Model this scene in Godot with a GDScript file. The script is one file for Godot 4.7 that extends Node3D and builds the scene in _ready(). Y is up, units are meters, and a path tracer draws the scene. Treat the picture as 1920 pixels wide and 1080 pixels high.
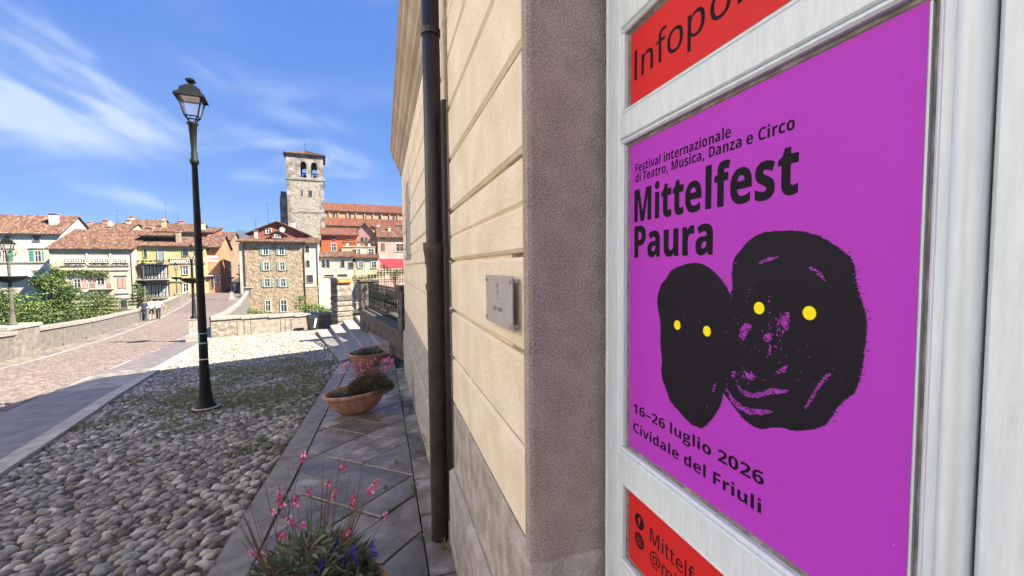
extends Node3D
# A street corner above a river bridge: poster door on the right, lamp post, cobbles and bridge, old town behind.

const TERRA := [Color(0.202, 0.093, 0.062), Color(0.239, 0.116, 0.078), Color(0.165, 0.078, 0.056), Color(0.299, 0.176, 0.128), Color(0.187, 0.105, 0.075), Color(0.269, 0.143, 0.093), Color(0.135, 0.075, 0.056), Color(0.254, 0.187, 0.150)]
var MT := {}
var used := {}
var rng := RandomNumberGenerator.new()
var box_cache := {}
var clay := Color(1, 1, 1)

# ---------------------------------------------------------------- geometry collector
class G:
	var v := PackedVector3Array()
	var c := PackedColorArray()
	var col := Color(1, 1, 1)
	func tri(a: Vector3, b: Vector3, d: Vector3):
		v.append(a); v.append(d); v.append(b)
		c.append(col); c.append(col); c.append(col)
	func quad(a: Vector3, b: Vector3, d: Vector3, e: Vector3):
		tri(a, b, d); tri(a, d, e)
	func box(lo: Vector3, hi: Vector3):
		var p := [Vector3(lo.x, lo.y, hi.z), Vector3(hi.x, lo.y, hi.z), Vector3(hi.x, hi.y, hi.z), Vector3(lo.x, hi.y, hi.z), Vector3(lo.x, lo.y, lo.z), Vector3(hi.x, lo.y, lo.z), Vector3(hi.x, hi.y, lo.z), Vector3(lo.x, hi.y, lo.z)]
		hexa(p)
	func cbox(m: Vector3, s: Vector3):
		box(m - s / 2, m + s / 2)
	func hexa(p: Array):
		quad(p[0], p[1], p[2], p[3]); quad(p[5], p[4], p[7], p[6])
		quad(p[4], p[0], p[3], p[7]); quad(p[1], p[5], p[6], p[2])
		quad(p[3], p[2], p[6], p[7]); quad(p[4], p[5], p[1], p[0])
	# a prism under a quad given counter-clockwise from above
	func slab(a: Vector3, b: Vector3, d: Vector3, e: Vector3, t: float):
		var o := Vector3(0, -t, 0)
		hexa([a + o, b + o, b, a, e + o, d + o, d, e])
	func tube(pts: Array, radii: Array, n := 6, cap := true):
		var rings := []
		for i in pts.size():
			var q: Vector3 = pts[i]
			var t: Vector3
			if i == 0: t = pts[1] - q
			elif i == pts.size() - 1: t = q - pts[i - 1]
			else: t = pts[i + 1] - pts[i - 1]
			t = t.normalized()
			var s := t.cross(Vector3(0.13, 0.2, 0.97)).normalized()
			if absf(t.dot(Vector3(0.13, 0.2, 0.97))) > .95: s = t.cross(Vector3(1, 0, 0)).normalized()
			var w := t.cross(s)
			var ring := []
			for k in n:
				var a := TAU * k / n
				ring.append(q + (s * cos(a) + w * sin(a)) * radii[i])
			rings.append(ring)
		for i in rings.size() - 1:
			for k in n:
				var l := (k + 1) % n
				quad(rings[i][k], rings[i][l], rings[i + 1][l], rings[i + 1][k])
		if cap:
			var e = rings.size() - 1
			for k in range(1, n - 1):
				tri(rings[0][0], rings[0][k + 1], rings[0][k])
				tri(rings[e][0], rings[e][k], rings[e][k + 1])
	# surface of revolution about y; prof = [radius, y, ...]; sx, sz stretch it
	func lathe(o: Vector3, prof: Array, n := 16, sx := 1.0, sz := 1.0, turn := 0.0):
		for i in range(0, prof.size() - 2, 2):
			for k in n:
				var a := TAU * k / n + turn
				var b := TAU * (k + 1) / n + turn
				var p := o + Vector3(cos(a) * prof[i] * sx, prof[i + 1], -sin(a) * prof[i] * sz)
				var q := o + Vector3(cos(b) * prof[i] * sx, prof[i + 1], -sin(b) * prof[i] * sz)
				var r := o + Vector3(cos(b) * prof[i + 2] * sx, prof[i + 3], -sin(b) * prof[i + 2] * sz)
				var s := o + Vector3(cos(a) * prof[i + 2] * sx, prof[i + 3], -sin(a) * prof[i + 2] * sz)
				if prof[i] > 1e-5: tri(p, q, r)
				if prof[i + 2] > 1e-5: tri(p, r, s)
	# profile in x,y swept along z (profile runs counter-clockwise seen from +z)
	func extrude_z(prof: Array, z0: float, z1: float):
		var n := prof.size()
		for i in n:
			var a: Vector2 = prof[i]
			var b: Vector2 = prof[(i + 1) % n]
			quad(Vector3(a.x, a.y, z1), Vector3(a.x, a.y, z0), Vector3(b.x, b.y, z0), Vector3(b.x, b.y, z1))
		var idx := Geometry2D.triangulate_polygon(PackedVector2Array(prof))
		for i in range(0, idx.size(), 3):
			var a: Vector2 = prof[idx[i]]
			var b: Vector2 = prof[idx[i + 1]]
			var d: Vector2 = prof[idx[i + 2]]
			tri(Vector3(a.x, a.y, z1), Vector3(b.x, b.y, z1), Vector3(d.x, d.y, z1))
			tri(Vector3(a.x, a.y, z0), Vector3(d.x, d.y, z0), Vector3(b.x, b.y, z0))
	func bevel(m: Vector3, s: Vector3, b: float):
		var h := s / 2
		b = minf(b, minf(h.x, minf(h.y, h.z)) * .9)
		var i := h - Vector3(b, b, b)
		var f := func(sx: float, sy: float, sz: float, ax: int) -> Vector3:
			var q := Vector3(sx * i.x, sy * i.y, sz * i.z)
			q[ax] = [sx, sy, sz][ax] * h[ax]
			return m + q
		for s1 in [-1.0, 1.0]:
			var X := [f.call(s1, -1, 1, 0), f.call(s1, -1, -1, 0), f.call(s1, 1, -1, 0), f.call(s1, 1, 1, 0)]
			var Y := [f.call(-1, s1, 1, 1), f.call(1, s1, 1, 1), f.call(1, s1, -1, 1), f.call(-1, s1, -1, 1)]
			var Z := [f.call(-1, -1, s1, 2), f.call(1, -1, s1, 2), f.call(1, 1, s1, 2), f.call(-1, 1, s1, 2)]
			if s1 > 0:
				quad(X[0], X[1], X[2], X[3]); quad(Y[0], Y[1], Y[2], Y[3]); quad(Z[0], Z[1], Z[2], Z[3])
			else:
				quad(X[3], X[2], X[1], X[0]); quad(Y[3], Y[2], Y[1], Y[0]); quad(Z[3], Z[2], Z[1], Z[0])
			for s2 in [-1.0, 1.0]:
				var w: float = s1 * s2
				edge(f.call(s1, s2, -1, 0), f.call(s1, s2, 1, 0), f.call(s1, s2, 1, 1), f.call(s1, s2, -1, 1), w)
				edge(f.call(-1, s1, s2, 1), f.call(1, s1, s2, 1), f.call(1, s1, s2, 2), f.call(-1, s1, s2, 2), w)
				edge(f.call(s2, -1, s1, 2), f.call(s2, 1, s1, 2), f.call(s2, 1, s1, 0), f.call(s2, -1, s1, 0), w)
				for s3 in [-1.0, 1.0]:
					var q := [f.call(s1, s2, s3, 0), f.call(s1, s2, s3, 1), f.call(s1, s2, s3, 2)]
					if s1 * s2 * s3 > 0: tri(q[0], q[1], q[2])
					else: tri(q[0], q[2], q[1])
	func edge(a: Vector3, b: Vector3, d: Vector3, e: Vector3, w: float):
		if w < 0: quad(a, b, d, e)
		else: quad(e, d, b, a)
	func mesh(smooth := false) -> ArrayMesh:
		var st := SurfaceTool.new()
		st.begin(Mesh.PRIMITIVE_TRIANGLES)
		st.set_smooth_group(0 if smooth else -1)
		for i in v.size():
			st.set_color(c[i])
			st.add_vertex(v[i])
		if smooth: st.index()
		st.generate_normals()
		return st.commit()

# ---------------------------------------------------------------- scene helpers
func numbered(n: String) -> String:
	if not used.has(n):
		used[n] = 0
		return n
	used[n] += 1
	return "%s_%03d" % [n, used[n]]
func tag(o: Node, label: String, category := "", group := "", kind := ""):
	if label: o.set_meta("label", label)
	if category: o.set_meta("category", category)
	if group: o.set_meta("group", group)
	if kind: o.set_meta("kind", kind)
	return o
func thing(called: String, label: String, category: String, at := Vector3.ZERO, turn := 0.0, group := "") -> Node3D:
	var o := Node3D.new()
	o.name = numbered(called)
	add_child(o)
	o.position = at
	o.rotation.y = turn
	tag(o, label, category, group)
	return o
func part(parent: Node, called: String, m: Mesh, mat, at := Vector3.ZERO, rot := Vector3.ZERO) -> MeshInstance3D:
	var o := MeshInstance3D.new()
	o.name = numbered(called) if parent == self else called
	o.mesh = m
	if mat: o.material_override = MT[mat] if mat is String else mat
	parent.add_child(o, true)
	o.position = at
	o.rotation = rot
	return o
func setting(called: String, m: Mesh, mat) -> MeshInstance3D:
	var o := part(self, called, m, mat)
	o.set_meta("kind", "structure")
	return o
func boxm(s: Vector3, b: float) -> ArrayMesh:
	var key := "%.3f %.3f %.3f %.3f" % [s.x, s.y, s.z, b]
	if not box_cache.has(key):
		var g := G.new()
		if b > 0: g.bevel(Vector3.ZERO, s, b)
		else: g.cbox(Vector3.ZERO, s)
		box_cache[key] = g.mesh()
	return box_cache[key]
func bpart(parent: Node, called: String, mid: Vector3, s: Vector3, b: float, mat) -> MeshInstance3D:
	return part(parent, called, boxm(s, b), mat, mid)
func multi(parent: Node, called: String, m: Mesh, mat, xf: Array, cols: Array) -> MultiMeshInstance3D:
	var mm := MultiMesh.new()
	mm.transform_format = MultiMesh.TRANSFORM_3D
	mm.use_colors = true
	mm.mesh = m
	mm.instance_count = xf.size()
	for i in xf.size():
		mm.set_instance_transform(i, xf[i])
		mm.set_instance_color(i, cols[i])
	var o := MultiMeshInstance3D.new()
	o.name = numbered(called) if parent == self else called
	o.multimesh = mm
	o.material_override = MT[mat]
	parent.add_child(o, true)
	o.set_meta("kind", "stuff")
	return o

# ---------------------------------------------------------------- the ground's own heights
const PROFILE := [-50.0, 0.0, 2.5, 0.0, 9.0, -.40, 16.0, -.95, 20.0, -1.28, 30.0, -1.85, 43.0, -2.35, 60.0, -2.6, 84.0, -2.62, 92.0, -2.2, 112.0, -.2, 120.0, .55, 400.0, .8]
func gy(x: float, z: float) -> float:
	var t := -x * .30 - z * .954
	for i in range(0, PROFILE.size() - 2, 2):
		if t < PROFILE[i + 2]:
			return lerpf(PROFILE[i + 1], PROFILE[i + 3], clampf((t - PROFILE[i]) / (PROFILE[i + 2] - PROFILE[i]), 0, 1))
	return .8
func xl(z: float) -> float: return -11.62 + .2877 * (z + 17.26)   # left edge of the roadway
func xk(z: float) -> float: return -3.21 + .2467 * (z + 4.69)     # right kerb
func terrain_y(x: float, z: float) -> float:
	var t := -x * .30 - z * .954
	var g := gy(x, z) - .12
	var near := smoothstep(33.0, 25.0, t)
	var far := smoothstep(62.0, 74.0, t)
	var bank := lerpf(-7.6, -3.2, smoothstep(76.0, 96.0, t))
	bank = lerpf(bank, -1.2, smoothstep(100.0, 125.0, t))
	return lerpf(lerpf(-12.5, bank, far), g, near)

# ---------------------------------------------------------------- textures and materials
func noise_image(seed_: int, freq: float, oct: int, type := FastNoiseLite.TYPE_SIMPLEX_SMOOTH, size := 256, cell := 0) -> Image:
	var n := FastNoiseLite.new()
	n.seed = seed_
	n.noise_type = type
	n.frequency = freq
	n.fractal_type = FastNoiseLite.FRACTAL_FBM if oct > 1 else FastNoiseLite.FRACTAL_NONE
	n.fractal_octaves = oct
	if type == FastNoiseLite.TYPE_CELLULAR:
		n.cellular_return_type = cell
		n.cellular_jitter = 1.0
	return n.get_seamless_image(size, size, false, false, .2, true)
# grey values of a noise picture, laid between lo and hi (sRGB) with an optional second, finer one
func tone_tex(a: Image, lo: float, hi: float, b: Image = null, mixb := 0.5, warm := 0.0) -> ImageTexture:
	var s := a.get_width()
	a.convert(Image.FORMAT_L8)
	var da := a.get_data()
	var db := PackedByteArray()
	if b:
		b.convert(Image.FORMAT_L8)
		db = b.get_data()
	var out := PackedByteArray()
	out.resize(s * s * 3)
	for i in s * s:
		var q := da[i] / 255.0
		if b: q = lerpf(q, db[i] / 255.0, mixb)
		var w := lerpf(lo, hi, q) * 255
		out[i * 3] = int(clampf(w * (1 + warm * (1 - q)), 0, 255))
		out[i * 3 + 1] = int(clampf(w, 0, 255))
		out[i * 3 + 2] = int(clampf(w * (1 - warm * (1 - q)), 0, 255))
	var im := Image.create_from_data(s, s, false, Image.FORMAT_RGB8, out)
	im.generate_mipmaps()
	return ImageTexture.create_from_image(im)
func ramp_tex(a: Image, ramp: Array, b: Image = null, dark := 0.0) -> ImageTexture:
	var s := a.get_width()
	a.convert(Image.FORMAT_L8)
	var da := a.get_data()
	var db := PackedByteArray()
	if b:
		b.convert(Image.FORMAT_L8)
		db = b.get_data()
	var out := PackedByteArray()
	out.resize(s * s * 3)
	for i in s * s:
		var q := da[i] / 255.0 * (ramp.size() - 1)
		var k := clampi(int(q), 0, ramp.size() - 2)
		var p: Color = ramp[k].lerp(ramp[k + 1], q - k)
		if b: p = p * (1 - dark * db[i] / 255.0)
		out[i * 3] = p.r8; out[i * 3 + 1] = p.g8; out[i * 3 + 2] = p.b8
	var im := Image.create_from_data(s, s, false, Image.FORMAT_RGB8, out)
	im.generate_mipmaps()
	return ImageTexture.create_from_image(im)
func bump_tex(a: Image, amount: float) -> ImageTexture:
	var im: Image = a.duplicate()
	im.convert(Image.FORMAT_RGBA8)
	im.bump_map_to_normal_map(amount)
	im.generate_mipmaps()
	return ImageTexture.create_from_image(im)
func mat(key: String, lin: Color, rough: float, tex = null, scale := 1.0, nrm = null, depth := 0.5, metal := 0.0) -> StandardMaterial3D:
	var m := StandardMaterial3D.new()
	m.albedo_color = Color(lin.r, lin.g, lin.b).linear_to_srgb()
	m.roughness = rough
	m.metallic = metal
	if tex or nrm:
		m.uv1_triplanar = true
		m.uv1_world_triplanar = true
		m.uv1_scale = Vector3.ONE * scale
	if tex: m.albedo_texture = tex
	if nrm:
		m.normal_enabled = true
		m.normal_texture = nrm
		m.normal_scale = depth
	MT[key] = m
	return m
func vcol(key: String, rough: float, tex = null, scale := 1.0) -> StandardMaterial3D:
	var m := mat(key, Color(1, 1, 1), rough, tex, scale)
	m.vertex_color_use_as_albedo = true
	return m
func make_materials():
	var fine := noise_image(3, .09, 3)
	var mid := noise_image(5, .02, 4)
	var broad := noise_image(8, .008, 4)
	var grainy := noise_image(11, .22, 2)
	var cells := noise_image(13, .045, 1, FastNoiseLite.TYPE_CELLULAR, 512, FastNoiseLite.RETURN_CELL_VALUE)
	var cells_edge := noise_image(13, .045, 1, FastNoiseLite.TYPE_CELLULAR, 512, FastNoiseLite.RETURN_DISTANCE2_SUB)
	var cells2 := noise_image(17, .07, 1, FastNoiseLite.TYPE_CELLULAR, 512, FastNoiseLite.RETURN_CELL_VALUE)
	var t_plaster := tone_tex(noise_image(61, .012, 5), .86, 1.0, fine.duplicate(), .25, .05)
	var t_blotch := tone_tex(broad.duplicate(), .70, 1.0, fine.duplicate(), .3, .05)
	var t_grain := tone_tex(noise_image(91, .30, 2), .42, 1.0, noise_image(92, .014, 4), .14, .04)
	var t_stone := tone_tex(mid.duplicate(), .60, 1.0, grainy.duplicate(), .35, .05)
	var t_dirty := tone_tex(noise_image(21, .015, 5), .38, 1.0, grainy.duplicate(), .2, .08)
	var n_fine := bump_tex(fine, 3.0)
	MT["ripple"] = bump_tex(noise_image(71, .006, 3), 6.0)
	var n_grain := bump_tex(grainy, 4.0)
	var n_mid := bump_tex(mid, 5.0)
	# near house
	mat("plaster", Color(.88, .835, .68), .9, t_plaster, .9, n_grain, .22)
	mat("render_grey", Color(.75, .69, .64), .92, t_grain, 2.6, n_grain, .9)
	mat("plinth", Color(.62, .595, .56), .9, t_stone, 1.6, n_grain, .6)
	mat("cornice", Color(.56, .49, .40), .9, t_blotch, .5, n_fine, .4)
	var t_brush := tone_tex(noise_image(55, .03, 3), .90, 1.0, fine.duplicate(), .3, -.02)
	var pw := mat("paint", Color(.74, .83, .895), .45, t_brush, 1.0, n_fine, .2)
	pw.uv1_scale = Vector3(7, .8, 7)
	mat("paint_worn", Color(.40, .41, .39), .8, t_dirty, 6.0, n_fine, .6)
	mat("frame_and_gap_dark", Color(.06, .075, .08), .8, t_dirty, 4.0, n_fine, .6)  # old frame paint, also laid in as the shade of gaps and drain holes
	mat("iron_brown", Color(.075, .055, .045), .6, t_dirty, 2.2, n_fine, .3)
	mat("pipe_dark", Color(.022, .022, .028), .42, t_stone, 2.0, n_fine, .2)
	mat("lamp_iron", Color(.013, .017, .019), .55, t_stone, 2.5, n_fine, .25).metallic_specular = .35
	mat("steel", Color(.46, .47, .48), .42, t_plaster, 4.0, n_fine, .05, .25)
	mat("dark_print", Color(.012, .011, .018), .6).metallic_specular = .2
	mat("red_print", Color(.60, .022, .024), .5).metallic_specular = .3
	mat("engraving", Color(.10, .10, .11), .6)
	# paving
	mat("flag", Color(.36, .346, .318), .40, t_dirty, .75, n_mid, .5)
	mat("flag_b", Color(.47, .449, .41), .40, t_dirty, .9, n_mid, .5)
	mat("flag_c", Color(.28, .27, .25), .40, t_dirty, .6, n_mid, .5)
	mat("edge_slab", Color(.30, .292, .275), .7, t_stone, 1.1, n_mid, .6)
	mat("slab_warm", Color(.26, .238, .245), .55, t_stone, .5, n_mid, .4)
	mat("slab_pale", Color(.46, .45, .44), .8, t_stone, 1.0, n_mid, .4)
	mat("kerb", Color(.62, .60, .57), .85, t_stone, 1.0, n_mid, .4)
	mat("step_stone", Color(.46, .45, .43), .85, t_stone, .9, n_mid, .5)
	mat("soil", Color(.075, .068, .045), .95, t_dirty, 1.2, n_grain, .8)
	mat("joint_earth", Color(.05, .046, .03), .95, t_dirty, 1.2, n_grain, .8)
	mat("sand", Color(.17, .155, .12), .95, t_dirty, 1.2, n_grain, .8)
	mat("mortar", Color(.20, .165, .15), .95, t_dirty, .9, n_grain, .8)
	vcol("cobble", .75, t_stone, 5.0)
	for k in 8:
		var pal: Color = [Color(.42, .415, .395), Color(.25, .25, .245), Color(.58, .56, .52), Color(.33, .31, .275), Color(.44, .435, .43), Color(.76, .73, .68), Color(.17, .168, .162), Color(.47, .42, .35)][k]
		mat("cobble%d" % k, pal, .75, t_stone, 5.0)
	vcol("sett", .8, t_stone, 4.0)
	for k in 5:
		var pal2: Color = [Color(.24, .195, .185), Color(.275, .235, .225), Color(.195, .165, .157), Color(.31, .275, .26), Color(.225, .205, .20)][k]
		mat("sett%d" % k, pal2, .8, t_stone, 4.0)
	mat("asphalt", Color(.075, .072, .075), .9, t_stone, .8)
	mat("parapet", Color(.25, .245, .23), .9, t_stone, .7, n_mid, .7)
	mat("low_wall", Color(.36, .345, .31), .9, t_stone, .7, n_mid, .6)
	mat("coping", Color(.42, .415, .395), .9, t_stone, 1.2, n_mid, .6)
	mat("old_stone", Color(.20, .195, .185), .92, t_dirty, 1.1, n_mid, .9)
	mat("pale_stone", Color(.44, .42, .385), .92, t_dirty, 1.3, n_mid, .9)
	# town
	var rub := ramp_tex(cells.duplicate(), [Color("9c8568"), Color("cbb899"), Color("dccbaf"), Color("bb9d7d"), Color("e4d9c2"), Color("b08d70"), Color("d3c2a4")], cells_edge.duplicate(), 0.0)
	mat("rubble", Color(.52, .53, .545), .95, rub, .20, n_mid, .8)
	var ash := ramp_tex(cells2.duplicate(), [Color("a8a093"), Color("cfc7b8"), Color("bdb4a5"), Color("ddd6c8"), Color("8f887c"), Color("cac2b3")])
	mat("tower_stone", Color(.53, .545, .56), .95, ash, .14, n_mid, .6)
	mat("tower_smooth", Color(.46, .46, .455), .95, t_dirty, .12, n_mid, .4)
	for q in [["w_mint", Color(0.624, 0.656, 0.616)], ["w_cream", Color(0.640, 0.596, 0.516)], ["w_yellow", Color(0.576, 0.528, 0.272)], ["w_beige", Color(0.440, 0.384, 0.288)], ["w_orange", Color(0.560, 0.288, 0.168)], ["w_brown", Color(0.336, 0.256, 0.200)], ["w_vermilion", Color(0.528, 0.136, 0.060)], ["w_red", Color(0.400, 0.136, 0.096)], ["w_pink", Color(0.576, 0.448, 0.424)], ["w_pinkdeep", Color(0.400, 0.248, 0.248)], ["w_white", Color(0.624, 0.596, 0.568)], ["w_lemon", Color(0.608, 0.592, 0.424)], ["w_nave", Color(0.512, 0.368, 0.248)], ["w_gold", Color(0.576, 0.376, 0.064)], ["w_far", Color(0.496, 0.464, 0.400)]]:
		mat(q[0], q[1], .92, t_blotch, .12, n_fine, .2)
	mat("trim", Color(.44, .42, .38), .9, t_blotch, .5)
	mat("white", Color(.66, .66, .65), .7, t_plaster, 1.0)
	mat("bounce_white", Color(.82, .82, .80), .8, t_plaster, .6)  # white of the added houses that bounce sunlight
	mat("glass_or_dark_fill", Color(.035, .042, .05), .08)  # window glass; also painted over dark openings in place of their shade
	mat("wood_eave", Color(.075, .05, .035), .85, t_stone, 1.0)
	mat("sh_green", Color(.08, .27, .16), .7)
	mat("sh_sage", Color(.21, .27, .22), .75)
	mat("sh_rose", Color(.42, .27, .22), .75)
	mat("sh_brown", Color(.16, .09, .06), .75)
	mat("grey_door", Color(.24, .27, .30), .5)
	mat("mint_sign", Color(.55, .80, .72), .7)
	mat("curtain", Color(.62, .65, .66), .8)
	mat("awning_red", Color(.45, .016, .03), .8)
	mat("awning_wine", Color(.30, .04, .05), .8)
	vcol("tiles", .85, t_stone, .7)
	mat("terracotta", Color(.60, .33, .23), .85, t_stone, 2.0, n_grain, .35)
	mat("potsoil", Color(.05, .038, .028), .95, t_dirty, 4.0, n_grain, 1.0)
	mat("bin", Color(.012, .017, .018), .5)
	mat("tape", Color(.22, .44, .40), .6)
	mat("orange_box", Color(.72, .22, .04), .6)
	mat("paper", Color(.72, .74, .76), .7)
	var lf := vcol("leaf", .6)
	lf.backlight_enabled = true
	lf.backlight = Color(.14, .20, .05)
	var pt := vcol("petal", .6)
	pt.backlight_enabled = true
	pt.backlight = Color(.3, .1, .2)
	mat("bark", Color(.09, .065, .045), .95, t_dirty, 1.0)
	vcol("cloth", .85)
	mat("terrain", Color(.10, .12, .06), .95, t_dirty, .05)
	mat("hill", Color(.035, .06, .03), 1.0, t_dirty, .004)
	mat("water", Color(.06, .16, .15), .08)
	var lg := mat("lamp_glass", Color(.75, .78, .80), .03)
	lg.transparency = BaseMaterial3D.TRANSPARENCY_ALPHA
	lg.albedo_color.a = .07
	mat("lamp_white", Color(.75, .73, .68), .6)

# ---------------------------------------------------------------- camera, sky, sun
func make_light():
	var cam := Camera3D.new()
	cam.name = "camera"
	add_child(cam)
	cam.position = Vector3(0, 1.6, 0)
	cam.rotation_degrees = Vector3(-2.9407, -17.0872, -.5510)
	cam.fov = 69.05
	cam.near = .05
	cam.far = 12000
	cam.current = true
	var sun := DirectionalLight3D.new()
	sun.name = "sun"
	add_child(sun)
	sun.light_energy = SUN
	sun.light_color = Color(1.0, .95, .87)
	sun.light_angular_distance = .5
	sun.shadow_enabled = true
	sun.look_at_from_position(Vector3(.6436, .669, .3716) * 100, Vector3.ZERO)
	var env := Environment.new()
	env.background_mode = Environment.BG_SKY
	env.tonemap_mode = Environment.TONE_MAPPER_LINEAR
	env.tonemap_exposure = EXPOSURE
	env.background_energy_multiplier = SKY
	env.sdfgi_enabled = true
	env.ssao_enabled = true
	env.ssil_enabled = true
	env.fog_enabled = true
	env.fog_density = .00012
	env.fog_light_color = Color(.62, .76, .95)
	var sky := Sky.new()
	var sm := PanoramaSkyMaterial.new()
	sm.panorama = sky_picture()
	sky.sky_material = sm
	env.sky = sky
	var we := WorldEnvironment.new()
	we.name = "environment"
	we.environment = env
	add_child(we)
const SUN := 1.12
const EXPOSURE := 5.4
const SKY := .33

func sky_picture() -> ImageTexture:
	var w := 1536
	var h := 768
	var n := FastNoiseLite.new()
	n.seed = 40
	n.frequency = 1.0
	n.fractal_octaves = 6
	n.fractal_gain = .55
	n.domain_warp_enabled = true
	n.domain_warp_amplitude = .35
	n.domain_warp_frequency = .9
	var cov := FastNoiseLite.new()
	cov.seed = 7
	cov.frequency = .55
	cov.fractal_octaves = 3
	var data := PackedFloat32Array()
	data.resize(w * h * 3)
	# veils of cirrus: azimuth, elevation, half width, half height (degrees), strength
	var veils := [[-30.0, 16.0, 7.0, 3.6, .55], [-31.0, 19.5, 6.0, 2.0, .40], [-31.0, 13.5, 5.0, 1.6, .50], [-24.0, 14.0, 5.0, 2.6, .35], [-19.0, 21.0, 4.0, 1.4, .30], [-4.5, 13.8, 2.2, 1.1, .60], [-1.8, 12.9, 1.6, .8, .50], [-23.0, 7.0, 6.0, 1.0, .40], [-9.0, 17.5, 5.0, 1.0, .22], [-4.0, 11.5, 2.5, .5, .35]]
	for j in h:
		var el := (.5 - (j + .5) / h) * PI
		for i in w:
			var az := wrapf((i + .5) / w * TAU, -PI, PI)   # the picture's edge looks along -z
			var o := (j * w + i) * 3
			var c: Vector3
			if el < 0:
				c = Vector3(.30, .38, .46) * .6
			else:
				var k := pow(1 - sin(el), 4.2)
				c = Vector3(.030, .118, .43).lerp(Vector3(.115, .27, .53), k)
				c = c.lerp(Vector3(.32, .48, .62), pow(1 - sin(el), 22.0) * .5)
				var d := Vector3(sin(az) * cos(el), sin(el), -cos(az) * cos(el))
				var p := Vector2(d.x, d.z) / (d.y + .22)
				var f := n.get_noise_2d(p.x * 1.05 + p.y * .35, p.y * 2.3 - p.x * .5) * .5 + .5
				var e := cov.get_noise_2d(p.x, p.y) * .5 + .5
				var a := .05 + smoothstep(.42, .9, f) * smoothstep(.40, .74, e) * .55
				var ad := rad_to_deg(az)
				var ed := rad_to_deg(el)
				for q in veils:
					var dx: float = (ad - q[0]) / q[2]
					var dy: float = (ed - q[1] + dx * .6) / q[3]
					var r := dx * dx + dy * dy
					if r < 4.5:
						a += q[4] * exp(-r) * (.22 + 1.25 * smoothstep(-.32, .46, n.get_noise_2d((ad * .89 - ed * .45) * .05, (ad * .45 + ed * .89) * .21))) * .74
				a = clampf(a, 0, .62)
				c = c.lerp(Vector3(.56, .60, .68), a)
			data[o] = c.x; data[o + 1] = c.y; data[o + 2] = c.z
	return ImageTexture.create_from_image(Image.create_from_data(w, h, false, Image.FORMAT_RGBF, data.to_byte_array()))

# ---------------------------------------------------------------- ground, river, hills
func make_terrain():
	var xs := [-7000.0, -3000.0, -1000.0, -400.0, -200.0, -130.0]
	for i in 50: xs.append(-100.0 + i * 3)
	xs.append_array([56.0, 70.0, 100.0, 180.0, 400.0, 1200.0, 3500.0, 7000.0])
	var zs := [3000.0, 800.0, 200.0, 60.0, 30.0]
	for i in 60: zs.append(18.0 - i * 2.5)
	zs.append_array([-140.0, -160.0, -200.0, -300.0, -600.0, -1500.0, -3000.0, -8000.0])
	var g := G.new()
	for j in zs.size() - 1:
		for i in xs.size() - 1:
			var p := []
			for q in [[i, j], [i, j + 1], [i + 1, j + 1], [i + 1, j]]:
				p.append(Vector3(xs[q[0]], terrain_y(xs[q[0]], zs[q[1]]), zs[q[1]]))
			g.quad(p[0], p[3], p[2], p[1])
	setting("ground", g.mesh(true), "terrain")
	g = G.new()
	g.quad(Vector3(-300, -11.2, -10), Vector3(200, -11.2, 40), Vector3(200, -11.2, -110), Vector3(-300, -11.2, -110))
	setting("river", g.mesh(), "water")
	var n := FastNoiseLite.new()
	n.seed = 3
	n.frequency = .0016
	n.fractal_octaves = 5
	g = G.new()
	var cols := 120
	var top := func(a: float, r: float) -> Vector3:
		var hgt := 120.0 + 90.0 * n.get_noise_1d(a * 4200.0) + 140.0 * exp(-pow((a + .27) / .06, 2)) + 60 * exp(-pow((a + .2) / .1, 2))
		return Vector3(sin(a) * r, hgt * smoothstep(2600.0, 4100.0, r) - 6, -cos(a) * r)
	var rows := [2600.0, 2900.0, 3200.0, 3500.0, 3800.0, 4100.0]
	for i in cols:
		var a := -1.5 + 3.0 * i / cols
		var b := -1.5 + 3.0 * (i + 1) / cols
		for k in rows.size() - 1:
			var ja := n.get_noise_2d(a * 9000, rows[k]) * 0.0
			g.quad(top.call(a, rows[k]), top.call(b, rows[k]), top.call(b, rows[k + 1]), top.call(a, rows[k + 1]))
	setting("hills", g.mesh(true), "hill")

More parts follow.
